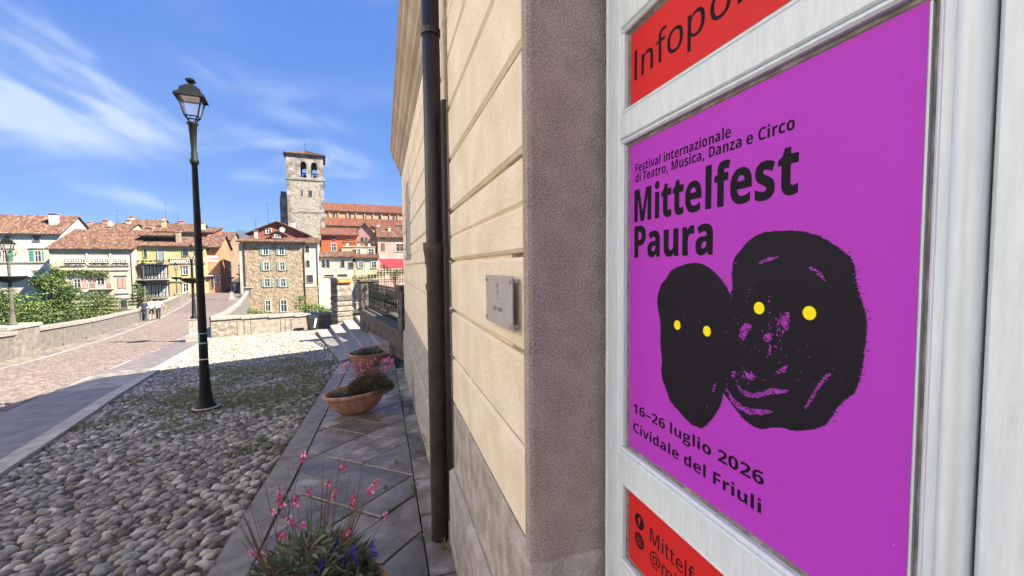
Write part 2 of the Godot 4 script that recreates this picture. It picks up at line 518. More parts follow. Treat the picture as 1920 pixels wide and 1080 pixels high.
# ---------------------------------------------------------------- road, kerbs, cobbles, pavement
func make_bounce_square():  # unseen paving added behind the camera to bounce sunlight onto the shaded wall
	var g := G.new()
	for i in 12:
		var z := 3.0 + i * 4
		g.quad(Vector3(-30, -.005, z + 4), Vector3(30, -.005, z + 4), Vector3(30, -.005, z), Vector3(-30, -.005, z))
	setting("added_bounce_square", g.mesh(), "slab_pale")
func visible_from_here(x: float, z: float) -> bool:
	return z < -1.0 and x > .72 * z - .4
func make_road():
	var g := G.new()
	var z := 14.0
	while z > -128:
		var z2 := z - 1.5
		var zz := [z, z2]
		var p := []
		for q in zz:
			for k in 4:
				var x := lerpf(xl(q) - .3, xk(q) - .2, k / 3.0)
				p.append(Vector3(x, gy(x, q) - .006, q))
		for k in 3: g.quad(p[k], p[k + 1], p[k + 5], p[k + 4])
		z = z2
	var road := setting("road", g.mesh(true), "mortar")
	# porphyry setts in shallow arcs; the nearest three hundred by themselves, the rest as one mass
	var sett := boxm(Vector3(.094, .06, .094), .014)
	var list := []
	rng.seed = 5
	var s := .104
	var row := 0
	z = -3.0
	while z > -46:
		var wide := xk(z) - 1.17 - xl(z) - 1.0
		var cnt := int(wide / s)
		for i in cnt:
			var fr := fposmod(i * s, 1.25) / 1.25
			var arc := (.25 - (fr - .5) * (fr - .5)) * .95
			var zz2 := z - arc + rng.randf_range(-.008, .008)
			var x := xl(zz2) + 1.0 + i * s + .05 + rng.randf_range(-.007, .007)
			if x > xk(zz2) - 1.22 or not visible_from_here(x, zz2): continue
			list.append([x * x + zz2 * zz2, x, zz2, rng.randf_range(-.18, .18) + (fr - .5) * 1.2])
		z -= s
		row += 1
	list.sort_custom(func(a, b): return a[0] < b[0])
	var xf := []
	var cl := []
	for i in list.size():
		var q = list[i]
		var pos := Vector3(q[1], gy(q[1], q[2]) - .016 + rng.randf_range(-.004, .005), q[2])
		var k := rng.randi() % 5
		if i < 300:
			part(road, "sett", sett, "sett%d" % k, pos, Vector3(rng.randf_range(-.05, .05), q[3], rng.randf_range(-.05, .05)))
		else:
			var b := Basis.from_euler(Vector3(rng.randf_range(-.05, .05), q[3], rng.randf_range(-.05, .05))).scaled(Vector3(rng.randf_range(.86, 1.04), 1, rng.randf_range(.86, 1.04)))
			xf.append(Transform3D(b, pos))
			cl.append([Color(.24, .195, .185), Color(.275, .235, .225), Color(.195, .165, .157), Color(.31, .275, .26), Color(.225, .205, .20)][k] * rng.randf_range(.85, 1.12))
	multi(road, "setts", sett, "sett", xf, cl)
	# far part of the deck: one worn sheet of the same stone
	g = G.new()
	z = -46.0
	while z > -84:
		var z2 := z - 2.0
		g.quad(Vector3(xl(z) + 1.0, gy(xl(z), z) + .012, z), Vector3(xk(z) - 1.2, gy(xk(z), z) + .012, z), Vector3(xk(z2) - 1.2, gy(xk(z2), z2) + .012, z2), Vector3(xl(z2) + 1.0, gy(xl(z2), z2) + .012, z2))
		z = z2
	part(road, "far_setts", g.mesh(true), "sett0")
	g = G.new()
	z = -84.0
	while z > -126:
		var z2 := z - 2.0
		g.quad(Vector3(xl(z), gy(xl(z), z) + .02, z), Vector3(xk(z) + 1.5, gy(xk(z), z) + .02, z), Vector3(xk(z2) + 1.5, gy(xk(z2), z2) + .02, z2), Vector3(xl(z2), gy(xl(z2), z2) + .02, z2))
		z = z2
	setting("street", g.mesh(true), "asphalt")
	# slab strips on both sides, pale edge lines and the kerb
	var pave := Node3D.new()
	pave.name = "pavement"
	add_child(pave)
	pave.set_meta("kind", "structure")
	rng.seed = 9
	strip(pave, "paving_slab", func(q): return xk(q) - 1.17, func(q): return xk(q) - .2, 9.0, -70.0, 1.3, .012, ["slab_warm", "slab_warm", "flag_b"])
	strip(pave, "edge_stone", func(q): return xk(q) - 1.29, func(q): return xk(q) - 1.18, 9.0, -70.0, 1.1, .008, ["slab_warm", "slab_pale"])
	strip(pave, "kerb_stone", func(q): return xk(q) - .19, func(q): return xk(q), 9.0, -22.0, .95, .03, ["kerb"])
	strip(pave, "kerb_stone", func(q): return xk(q) - .19, func(q): return xk(q), -22.0, -72.0, 1.6, .03, ["kerb"])
	strip(pave, "paving_slab", func(q): return xl(q), func(q): return xl(q) + .84, -13.0, -76.0, 1.6, .012, ["slab_warm", "flag_b"])
	strip(pave, "edge_stone", func(q): return xl(q) + .85, func(q): return xl(q) + .99, -13.0, -76.0, 1.5, .014, ["slab_pale"])
	make_pavement(pave)
func strip(parent: Node, called: String, fl: Callable, fr: Callable, z0: float, z1: float, step: float, up: float, mats: Array):
	var z := z0
	while z > z1:
		var z2 := maxf(z - step * rng.randf_range(.75, 1.25), z1)
		var e := .006
		var a := z - e
		var b := z2 + e
		var g := G.new()
		var h := up + rng.randf_range(-.003, .004)
		var mz := (a + b) / 2
		var mx: float = (fl.call(mz) + fr.call(mz)) / 2
		var o := Vector3(mx, gy(mx, mz), mz)
		var c := []
		for q in [[fl, a], [fr, a], [fr, b], [fl, b]]:
			var x: float = q[0].call(q[1])
			c.append(Vector3(x, gy(x, q[1]) + h, q[1]) - o)
		bevel_slab(g, c, .10, .008)
		part(parent, called, g.mesh(), mats[rng.randi() % mats.size()], o)
		z = z2
# a slab under a counter-clockwise polygon, its top edge broken by a small chamfer
func bevel_slab(g: G, c: Array, t: float, b: float):
	var n := c.size()
	var mid := Vector3.ZERO
	for q in c: mid += q / n
	var top := []
	for q in c:
		var d: Vector3 = mid - q
		d.y = 0
		top.append(q + d.normalized() * b * 1.4)
	for i in range(1, n - 1): g.tri(top[0], top[i], top[i + 1])
	for i in n:
		var j := (i + 1) % n
		var dn := Vector3(0, -b, 0)
		g.quad(c[i] + dn, c[j] + dn, top[j], top[i])
		g.quad(c[i] - Vector3(0, t, 0), c[j] - Vector3(0, t, 0), c[j] + dn, c[i] + dn)
func flag_y(x: float, z: float) -> float: return gy(x, z)
func make_pavement(pave: Node):
	# bed of dark earth under the flags, seen in the joints
	var g := G.new()
	var z := 4.0
	while z > -11:
		g.quad(Vector3(-.94, gy(-.94, z) - .022, z), Vector3(.5, gy(.5, z) - .022, z), Vector3(.5, gy(.5, z - 1) - .022, z - 1), Vector3(-.94, gy(-.94, z - 1) - .022, z - 1))
		z -= 1
	part(pave, "bed", g.mesh(true), "joint_earth")
	rng.seed = 31
	strip(pave, "edge_slab", func(_q): return -.93, func(_q): return -.722, 4.0, -10.2, 1.25, .006, ["edge_slab", "edge_slab", "flag_b"])
	strip(pave, "wall_slab", func(_q): return .195, func(_q): return .335, 4.0, -8.2, .55, .006, ["flag_b", "flag", "flag_c"])
	# diamond flags cut off at the two straight joints
	var side := .56
	var poly := PackedVector2Array([Vector2(-.712, 4), Vector2(.187, 4), Vector2(.187, -9.6), Vector2(-.712, -9.6)])
	for i in range(-16, 22):
		for j in range(-16, 22):
			var o := Vector2(-.21, -2.91) + Vector2(.7071, .7071) * side * i + Vector2(-.7071, .7071) * side * j
			var w := side - .009
			var cell := PackedVector2Array([o, o + Vector2(.7071, .7071) * w, o + Vector2(0, 1.4142) * w, o + Vector2(-.7071, .7071) * w])
			var pieces := [cell]
			var how := rng.randi() % 5
			if how < 3:
				var f := rng.randf_range(.38, .62)
				var e := .009
				if how == 0 or how == 1:
					pieces = [PackedVector2Array([cell[0], cell[0].lerp(cell[1], f - e), cell[3].lerp(cell[2], f - e), cell[3]]), PackedVector2Array([cell[0].lerp(cell[1], f + e), cell[1], cell[2], cell[3].lerp(cell[2], f + e)])]
				else:
					pieces = [PackedVector2Array([cell[0], cell[1], cell[1].lerp(cell[2], f - e), cell[0].lerp(cell[3], f - e)]), PackedVector2Array([cell[0].lerp(cell[3], f + e), cell[1].lerp(cell[2], f + e), cell[2], cell[3]])]
			var cuts := []
			for piece in pieces: cuts.append_array(Geometry2D.intersect_polygons(piece, poly))
			for cut in cuts:
				if cut.size() < 3: continue
				var mid := Vector2.ZERO
				for q in cut: mid += q / cut.size()
				var area := 0.0
				for k in cut.size():
					area += cut[k].cross(cut[(k + 1) % cut.size()]) / 2
				if absf(area) < .004: continue
				var base := Vector3(mid.x, gy(mid.x, mid.y), mid.y)
				var h := rng.randf_range(-.004, .004)
				var tx := rng.randf_range(-.008, .008)
				var c := []
				for q in cut:
					c.append(Vector3(q.x, gy(q.x, q.y) + h + (q.x - mid.x) * tx, q.y) - base)
				if area > 0: c.reverse()
				var gg := G.new()
				bevel_slab(gg, c, .08, .007)
				part(pave, "flagstone", gg.mesh(), ["flag", "flag", "flag_b", "flag_c"][rng.randi() % 4], base)
func pebble(seed_: int) -> ArrayMesh:
	var r := RandomNumberGenerator.new()
	r.seed = seed_
	var g := G.new()
	var n := 9
	var rings := [[1.0, -.35], [1.0, .12], [.82, .58], [.45, .90]]
	var wob := []
	for k in n: wob.append(r.randf_range(.86, 1.1))
	var p := []
	for q in rings:
		var ring := []
		for k in n:
			var a := TAU * k / n
			ring.append(Vector3(cos(a) * q[0] * wob[k], q[1] + r.randf_range(-.05, .05), -sin(a) * q[0] * wob[k]))
		p.append(ring)
	for i in 3:
		for k in n:
			var l := (k + 1) % n
			g.quad(p[i][k], p[i][l], p[i + 1][l], p[i + 1][k])
	for k in n: g.tri(p[3][k], p[3][(k + 1) % n], Vector3(0, 1.0, 0))
	return g.mesh(true)
func make_cobbles():
	var g := G.new()
	var z := 3.0
	while z > -24.0:
		var z2 := z - .75
		for k in 4:
			var q := []
			for a in [[k, z], [k + 1, z], [k + 1, z2], [k, z2]]:
				var x := lerpf(xk(a[1]) - .01, -.925, a[0] / 4.0)
				q.append(Vector3(x, gy(x, a[1]) - .013, a[1]))
			g.quad(q[0], q[1], q[2], q[3])
		z = z2
	var court := setting("cobbled_forecourt", g.mesh(true), "sand")
	var pal := [Color(.42, .415, .395), Color(.25, .25, .245), Color(.58, .56, .52), Color(.33, .31, .275), Color(.44, .435, .43), Color(.76, .73, .68), Color(.17, .168, .162), Color(.47, .42, .35)]
	var shapes := []
	for k in 5: shapes.append(pebble(100 + k))
	rng.seed = 77
	var list := []
	var s := .064
	var row := 0
	z = 0.5
	while z > -22.6:
		var x0 := xk(z) + .04
		var x := x0 + (s * .5 if row % 2 else 0.0)
		while x < -.955:
			var p := Vector2(x + rng.randf_range(-.019, .019), z + rng.randf_range(-.019, .019))
			if (z < -1 and p.x > .72 * p.y - .5) and p.y > step_front(p.x):
				list.append([p.x * p.x + p.y * p.y, p])
			x += s
		z -= s * .88
		row += 1
	list.sort_custom(func(a, b): return a[0] < b[0])
	# nearest ones in the photograph's frame come first; those below the frame are kept in the mass
	var xf := [[], [], [], [], []]
	var cl := [[], [], [], [], []]
	var singles := 0
	for q in list:
		var p: Vector2 = q[1]
		var k := rng.randi() % 5
		var big := rng.randf_range(.029, .042)
		if rng.randf() < .12: big *= 1.25
		var sc := Vector3(big, rng.randf_range(.016, .026), big * rng.randf_range(.62, .85))
		var b := Basis(Vector3.UP, rng.randf_range(-.7, .7) + .5).scaled_local(sc)
		b = Basis(Vector3(1, 0, 0), rng.randf_range(-.15, .15)) * Basis(Vector3(0, 0, 1), rng.randf_range(-.15, .15)) * b
		var pos := Vector3(p.x, gy(p.x, p.y) - .010 + rng.randf_range(-.009, .006), p.y)
		var c := rng.randi() % 8
		var down := -1.6 / -(p.y * .94 + p.x * -.29)
		if singles < 300 and absf(down) < .70 and p.x > .66 * p.y:
			var o := part(court, "cobblestone", shapes[k], "cobble%d" % c)
			o.transform = Transform3D(b, pos)
			singles += 1
		else:
			xf[k].append(Transform3D(b, pos))
			cl[k].append(pal[c] * rng.randf_range(.72, 1.22))
	for k in 5: multi(court, "cobbles", shapes[k], "cobble", xf[k], cl[k])
	# grass and moss in the joints, thickest round the lamp foot and along the steps
	var blade := G.new()
	for k in 5:
		var a := TAU * k / 5
		var d := Vector3(cos(a), 0, sin(a))
		var w := Vector3(-d.z, 0, d.x) * .12
		blade.tri(-w, w, d * .55 + Vector3(0, 1, 0))
	var bm := blade.mesh()
	var gx := []
	var gc := []
	var pn := FastNoiseLite.new()
	pn.seed = 12
	pn.frequency = .8
	for i in 90000:
		var zz := rng.randf_range(-22.5, -2.0)
		var x := rng.randf_range(xk(zz) + .02, -.95)
		var near_lamp := Vector2(x + 1.75, zz + 6.9)
		near_lamp.x *= .7
		var m := pn.get_noise_2d(x, zz) * .9 - .24
		m += 1.1 * exp(-near_lamp.length_squared() * .9)
		m += .85 * exp(-pow((x + 2.0) * .55, 2) - pow((zz + 9.6) * .6, 2))
		m += .35 * exp(-pow((zz - step_front(x)) * 2.2, 2)) if zz < -9 else 0.0
		if rng.randf() > m * 1.15 or zz < step_front(x): continue
		var h := rng.randf_range(.022, .050)
		gx.append(Transform3D(Basis(Vector3.UP, rng.randf() * TAU).scaled_local(Vector3(h * 1.1, h, h * 1.1)), Vector3(x, gy(x, zz) - .012, zz)))
		gc.append(Color(.10, .15, .04).lerp(Color(.20, .21, .08), rng.randf()))
	var gr := multi(self, "grass", bm, "leaf", gx, gc)
	tag(gr, "short grass and moss growing between the cobbles", "grass")
# the line where the cobbles end at the first step
func step_front(x: float) -> float:
	if x < -2.95: return -22.5
	return lerpf(-9.65, -20.59, clampf((-.94 - x) / 2.01, 0, 1))

# ---------------------------------------------------------------- the corner building on the right
# wall of thickness t in the x-y plane (z from -t to 0) with arched openings [middle, width, bottom, top]
func arch_wall(g: G, x0: float, x1: float, y0: float, y1: float, t: float, arches: Array):
	var x := x0
	for a in arches:
		var l: float = a[0] - a[1] / 2
		var r: float = a[0] + a[1] / 2
		g.box(Vector3(x, y0, -t), Vector3(l, y1, 0))
		if a[2] > y0 + .001: g.box(Vector3(l, y0, -t), Vector3(r, a[2], 0))
		var sp: float = a[3] - a[1] / 2
		var n := 8
		for k in n:
			var p := PI - PI * k / n
			var q := PI - PI * (k + 1) / n
			var P := Vector3(a[0] + cos(p) * a[1] / 2, sp + sin(p) * a[1] / 2, 0)
			var Q := Vector3(a[0] + cos(q) * a[1] / 2, sp + sin(q) * a[1] / 2, 0)
			var o := Vector3(0, 0, -t)
			g.hexa([P, Q, Vector3(Q.x, y1, 0), Vector3(P.x, y1, 0), P + o, Q + o, Vector3(Q.x, y1, -t), Vector3(P.x, y1, -t)])
		x = r
	g.box(Vector3(x, y0, -t), Vector3(x1, y1, 0))
func make_building():
	var b := thing("corner_building", "cream plastered building with horizontal grooves and grey stone base on the right", "building", Vector3(.36, 0, -1.03))
	var o := -b.position
	# core walls behind the cladding, closed all round
	var g := G.new()
	g.box(Vector3(.385, -1.2, -7.9), Vector3(.75, 3.3, -1.25))
	g.box(Vector3(.385, -1.2, .62), Vector3(.75, 3.3, 7.0))
	g.box(Vector3(.40, 2.95, -1.25), Vector3(.75, 3.3, .62))
	g.box(Vector3(.75, 3.25, -7.9), Vector3(9.0, 3.45, 7.0))
	g.box(Vector3(8.7, -1.2, -7.9), Vector3(9.0, 3.25, 7.0))
	g.box(Vector3(.75, -1.2, -7.9), Vector3(8.7, 3.25, -7.6))
	g.box(Vector3(.75, -1.2, 6.7), Vector3(8.7, 3.25, 7.0))
	var w := part(b, "wall", g.mesh(), "plaster")
	w.position = o
	# upper storey set back behind the cornice, its far end askew
	g = G.new()
	var up := [Vector3(.45, 3.45, 7), Vector3(8.9, 3.45, 7), Vector3(8.9, 3.45, -11.6), Vector3(.45, 3.45, -7.05)]
	for i in 4:
		var p: Vector3 = up[i]
		var q: Vector3 = up[(i + 1) % 4]
		g.quad(p, q, q + Vector3(0, 2.33, 0), p + Vector3(0, 2.33, 0))
	g.quad(up[0] + Vector3(0, 2.33, 0), up[1] + Vector3(0, 2.33, 0), up[2] + Vector3(0, 2.33, 0), up[3] + Vector3(0, 2.33, 0))
	var u := part(b, "upper_storey", g.mesh(), "plaster")
	u.position = o
	# long plaster courses with chamfered edges; the gaps between them are the grooves
	var ys := [.836, 1.095, 1.358, 1.633, 1.904, 2.182, 2.455, 2.727, 3.0, 3.27]
	var nb := 1.765
	var nt := 2.92
	var cuts := [[-7.9, -6.86], [-5.78, -3.62], [-2.62, -1.060]]
	for i in ys.size() - 1:
		var lo: float = ys[i] + .007
		var hi: float = ys[i + 1] - .007
		var bits := []
		if hi < nb or lo > nt: bits.append([lo, hi, [[-7.9, -1.060]]])
		elif lo < nb:
			bits.append([lo, nb, [[-7.9, -1.060]]])
			bits.append([nb, hi, cuts])
		elif hi > nt:
			bits.append([lo, nt, cuts])
			bits.append([nt, hi, [[-7.9, -1.060]]])
		else: bits.append([lo, hi, cuts])
		for q in bits:
			for c in q[2]:
				var m := Vector3(.39, (q[0] + q[1]) / 2, (c[0] + c[1]) / 2)
				bpart(b, "course", m + o, Vector3(.06, q[1] - q[0], c[1] - c[0]), .011, "plaster")
		bpart(b, "course", Vector3(.39, (lo + hi) / 2, 3.8) + o, Vector3(.06, hi - lo, 6.3), .011, "plaster")
	# two blind windows: a grey lining set back, the far one round-headed
	for q in [[-6.86, -5.78], [-3.62, -2.62]]:
		g = G.new()
		var mz: float = (q[0] + q[1]) / 2
		g.cbox(Vector3(.378, (nb + nt) / 2, mz), Vector3(.012, nt - nb, q[1] - q[0]))
		var nn := part(b, "blind_window", g.mesh(), "plinth")
		nn.position = o
		g = G.new()
		for s in [[q[0] + .03, .06], [q[1] - .03, .06]]:
			g.cbox(Vector3(.366, (nb + nt) / 2, s[0]), Vector3(.016, nt - nb, s[1]))
		g.cbox(Vector3(.362, nb - .02, mz), Vector3(.05, .05, q[1] - q[0] + .08))
		part(nn, "frame", g.mesh(), "plinth")
	g = G.new()
	arch_wall(g, -.54, .54, 2.35, 2.92, .02, [[0.0, .92, 2.35, 2.86]])
	var ar := part(b, "arch_head", g.mesh(), "plaster", Vector3(.361, 0, -6.32) + o, Vector3(0, -PI / 2, 0))
	# stone base in two steps
	for q in [[-7.92, -5.6], [-5.59, -3.9], [-3.89, -2.42], [-2.41, -1.052]]:
		bpart(b, "base_slab", Vector3(.385, .63, (q[0] + q[1]) / 2) + o, Vector3(.05, .398, q[1] - q[0] - .004), .006, "plinth")
	for q in [[-7.95, -6.4], [-6.395, -4.6], [-4.595, -3.0], [-2.995, -2.36], [-2.355, -1.03]]:
		g = G.new()
		g.extrude_z([Vector2(.33, -1.0), Vector2(.43, -1.0), Vector2(.43, .462), Vector2(.352, .462), Vector2(.33, .445)], q[0] + .002, q[1] - .002)
		var e := part(b, "base_course", g.mesh(), "plinth")
		e.position = o
	for q in [[.62, 3.2], [3.205, 6.95]]:
		bpart(b, "base_slab", Vector3(.385, .63, (q[0] + q[1]) / 2) + o, Vector3(.05, .398, q[1] - q[0] - .004), .006, "plinth")
		bpart(b, "base_course", Vector3(.38, -.02, (q[0] + q[1]) / 2) + o, Vector3(.10, .96, q[1] - q[0] - .004), .012, "plinth")
	# door jambs: rough grey render with a rounded nosing, on stone feet
	for sgn in [0, 1]:
		g = G.new()
		var prof := [Vector2(.35, -1.031), Vector2(.364, -1.031 + .0), Vector2(.60, -1.031), Vector2(.60, -1.26), Vector2(.352, -1.26), Vector2(.352, -1.044)]
		prof = [Vector2(.374, -1.031), Vector2(.66, -1.031), Vector2(.66, -1.3), Vector2(.40, -1.3), Vector2(.40, -1.056), Vector2(.357, -1.056), Vector2(.357, -1.045), Vector2(.363, -1.035)]
		if sgn: prof = [Vector2(.374, .54), Vector2(.361, .546), Vector2(.356, .558), Vector2(.356, .63), Vector2(.66, .63), Vector2(.66, .54)]
		for i in prof.size():
			var p: Vector2 = prof[i]
			var q: Vector2 = prof[(i + 1) % prof.size()]
			g.quad(Vector3(p.x, .80, p.y), Vector3(q.x, .80, q.y), Vector3(q.x, 2.95, q.y), Vector3(p.x, 2.95, p.y))
		var jamb := part(b, "jamb", g.mesh(), "render_grey")
		jamb.position = o
		bpart(jamb, "jamb_foot", Vector3(.50, .297, -1.155 if not sgn else .65), Vector3(.296, .998, .262), .012, "plinth")
	bpart(b, "lintel", Vector3(.50, 2.97, -.24) + o, Vector3(.29, .16, 2.1), .01, "render_grey")
	# doorstep
	bpart(b, "doorstep", Vector3(.49, -.02, -.245) + o, Vector3(.30, .14, 1.56), .012, "step_stone")
	# cornice: swept moulding along the street front, returned at the far end
	var cp := [Vector2(.40, 3.24), Vector2(.40, 3.75), Vector2(.18, 3.75), Vector2(.17, 3.70), Vector2(.205, 3.66), Vector2(.205, 3.58), Vector2(.235, 3.55), Vector2(.255, 3.49), Vector2(.285, 3.45), Vector2(.285, 3.40), Vector2(.32, 3.37), Vector2(.335, 3.30), Vector2(.352, 3.28), Vector2(.352, 3.24)]
	g = G.new()
	g.extrude_z(cp, -7.95, 7.0)
	var co := part(b, "cornice", g.mesh(), "cornice")
	co.position = o
	g = G.new()
	for k in 3:
		g.box(Vector3(.34 - k * .055, 3.27 + k * .15, -7.99 - k * .045), Vector3(9.0, 3.42 + k * .15, -7.90))
	var cr := part(b, "cornice_return", g.mesh(), "cornice")
	cr.position = o
	# iron plate at the far corner
	bpart(b, "corner_plate", Vector3(.325, .75, -7.86) + o, Vector3(.03, .62, .05), .004, "pipe_dark")

func make_pipe():
	var t := thing("downpipe", "brown and black iron downpipe running down the cream wall", "downpipe", Vector3(.285, 0, -2.42))
	var g := G.new()
	g.lathe(Vector3.ZERO, [.05, -.05, .05, 1.60, .056, 1.62, .058, 1.66, .064, 1.69, .066, 1.74, .0, 1.74], 24)
	part(t, "lower_pipe", g.mesh(true), "iron_brown")
	g = G.new()
	g.lathe(Vector3.ZERO, [.048, 1.73, .048, 3.6, 0, 3.6], 24)
	part(t, "upper_pipe", g.mesh(true), "pipe_dark")
	g = G.new()
	g.lathe(Vector3(0, 1.49, 0), [.051, -.018, .056, -.016, .056, .016, .051, .018], 24)
	g.box(Vector3(.045, 1.478, -.012), Vector3(.10, 1.502, .012))
	part(t, "bracket", g.mesh(), "iron_brown")
	g = G.new()
	g.lathe(Vector3(0, 2.9, 0), [.049, -.018, .054, -.016, .054, .016, .049, .018], 24)
	part(t, "bracket", g.mesh(), "pipe_dark")
	var c := thing("cable_duct", "flat dark metal cable duct behind the downpipe", "duct", Vector3(.337, 0, -2.338))
	bpart(c, "cover", Vector3(0, 1.33, 0), Vector3(.026, 2.36, .036), .004, "pipe_dark")
	for y in [.9, 1.17, 1.44, 1.70, 1.97, 2.24]:
		bpart(c, "clip", Vector3(.004, y, .022), Vector3(.018, .014, .012), .003, "pipe_dark")
	var cb := thing("wall_cable", "thin grey cable rising along the cream wall behind the downpipe", "cable", Vector3(.352, 2.5, -2.33))
	g = G.new()
	g.tube([Vector3(0, 0, 0), Vector3(0, .5, 0), Vector3(0, 1.1, 0)], [.007, .007, .007], 6)
	part(cb, "cable", g.mesh(true), "plinth")
	var pl := thing("wall_plaque", "brushed steel nameplate on four standoff bolts on the cream wall", "plaque", Vector3(.335, 1.4965, -1.2335), -PI / 2)
	bpart(pl, "plate", Vector3(0, 0, 0), Vector3(.30, .153, .004), .001, "steel")
	for x in [-.135, .135]:
		for y in [-.062, .062]:
			g = G.new()
			g.tube([Vector3(x, y, -.026), Vector3(x, y, -.002)], [.006, .006], 10)
			var sp := part(pl, "spacer", g.mesh(true), "steel")
			g = G.new()
			g.tube([Vector3(x, y, .002), Vector3(x, y, .006), Vector3(x, y, .008)], [.0065, .006, .003], 10)
			part(sp, "bolt_head", g.mesh(true), "steel")
	# the engraved line is too small to read: strokes of the height and length it has
	g = G.new()
	for k in 11:
		if k == 4: continue
		g.cbox(Vector3(-.048 + k * .0092, -.025 - .0012 * (k % 3), .0022), Vector3(.0032, .013 - .003 * (k % 2), .0006))
		g.cbox(Vector3(-.045 + k * .0092, -.027 + .004 * (k % 2), .0022), Vector3(.004, .0026, .0006))
	part(pl, "engraved_line", g.mesh(), "engraving")
	g = G.new()
	for q in [[0, .052, .012], [0, .030, .010]]:
		var z := .0023
		g.tri(Vector3(-q[2], q[1] - .012, z), Vector3(-q[2] * .35, q[1] - .012, z), Vector3(0, q[1] + .008, z))
		g.tri(Vector3(q[2] * .35, q[1] - .012, z), Vector3(q[2], q[1] - .012, z), Vector3(0, q[1] + .008, z))
		g.quad(Vector3(-.004, q[1] - .008, z), Vector3(.004, q[1] - .008, z), Vector3(.003, q[1] - .002, z), Vector3(-.003, q[1] - .002, z))
	g.cbox(Vector3(0, .008, .002), Vector3(.018, .0012, .0006))
	g.cbox(Vector3(0, .004, .002), Vector3(.026, .0012, .0006))
	part(pl, "emblem", g.mesh(), "engraving")

func lettering(parent: Node, text: String, at: Vector3, cap: float, width: float, m, weight := 700, ref := "") -> MeshInstance3D:
	var f := SystemFont.new()
	f.font_names = PackedStringArray(["Droid Sans"])
	f.font_weight = weight
	var tm := TextMesh.new()
	tm.font = f
	if weight > 700:
		var fat := FontVariation.new()
		fat.base_font = f
		fat.variation_embolden = .35
		tm.font = fat
	tm.font_size = 64
	tm.pixel_size = .01
	tm.depth = .01
	tm.curve_step = .6
	tm.text = text
	tm.horizontal_alignment = HORIZONTAL_ALIGNMENT_LEFT
	var probe := TextMesh.new()
	probe.font = f
	probe.font_size = 64
	probe.pixel_size = .01
	probe.text = "H"
	probe.horizontal_alignment = HORIZONTAL_ALIGNMENT_LEFT
	var hb := probe.get_aabb()
	var bb := tm.get_aabb()
	var sy := cap / hb.size.y
	var sx := width / bb.size.x if width > 0 else sy * .95
	var o := part(parent, "lettering", tm, m)
	o.scale = Vector3(sx, sy, .05)
	o.position = at - Vector3(bb.position.x * sx, hb.position.y * sy, 0)
	return o


# ---------------------------------------------------------------- the door and its posters
const HEAD_A := [0.5532, 0.4605, 0.5348, 0.4380, 0.5049, 0.4150, 0.4692, 0.3964, 0.4366, 0.3864, 0.4026, 0.3839, 0.3618, 0.3876, 0.3075, 0.3982, 0.2848, 0.4087, 0.2591, 0.4328, 0.2373, 0.4442, 0.2189, 0.4739, 0.2129, 0.5003, 0.2237, 0.5320, 0.2355, 0.5633, 0.2338, 0.6089, 0.2381, 0.6408, 0.2462, 0.6784, 0.2391, 0.6992, 0.2471, 0.7269, 0.2733, 0.7567, 0.2916, 0.7811, 0.3265, 0.7941, 0.3653, 0.8081, 0.4021, 0.8185, 0.4465, 0.8140, 0.4697, 0.7985, 0.4963, 0.7713, 0.5175, 0.7436, 0.5280, 0.7219, 0.5326, 0.7020, 0.5452, 0.6779, 0.5528, 0.6552, 0.5751, 0.5993, 0.5723, 0.4976]
const HEAD_B := [0.5532, 0.4605, 0.5630, 0.4422, 0.5575, 0.4118, 0.5629, 0.3813, 0.5779, 0.3640, 0.6056, 0.3428, 0.6336, 0.3274, 0.6671, 0.3206, 0.7051, 0.3214, 0.7407, 0.3229, 0.7743, 0.3277, 0.8111, 0.3378, 0.8361, 0.3511, 0.8600, 0.3657, 0.8783, 0.3777, 0.8876, 0.3929, 0.8906, 0.4154, 0.8956, 0.4341, 0.9026, 0.4524, 0.9118, 0.4741, 0.9159, 0.4959, 0.9136, 0.5222, 0.9106, 0.5526, 0.9082, 0.5794, 0.9018, 0.5998, 0.8938, 0.6169, 0.8743, 0.6353, 0.8610, 0.6506, 0.8476, 0.6745, 0.8335, 0.6930, 0.8085, 0.7068, 0.7765, 0.7196, 0.7481, 0.7265, 0.7241, 0.7279, 0.6929, 0.7386, 0.6667, 0.7499, 0.6390, 0.7509, 0.6059, 0.7430, 0.5786, 0.7274, 0.5543, 0.7127, 0.5342, 0.7017, 0.5371, 0.6823, 0.5487, 0.6561, 0.5433, 0.6045, 0.5405, 0.5001]
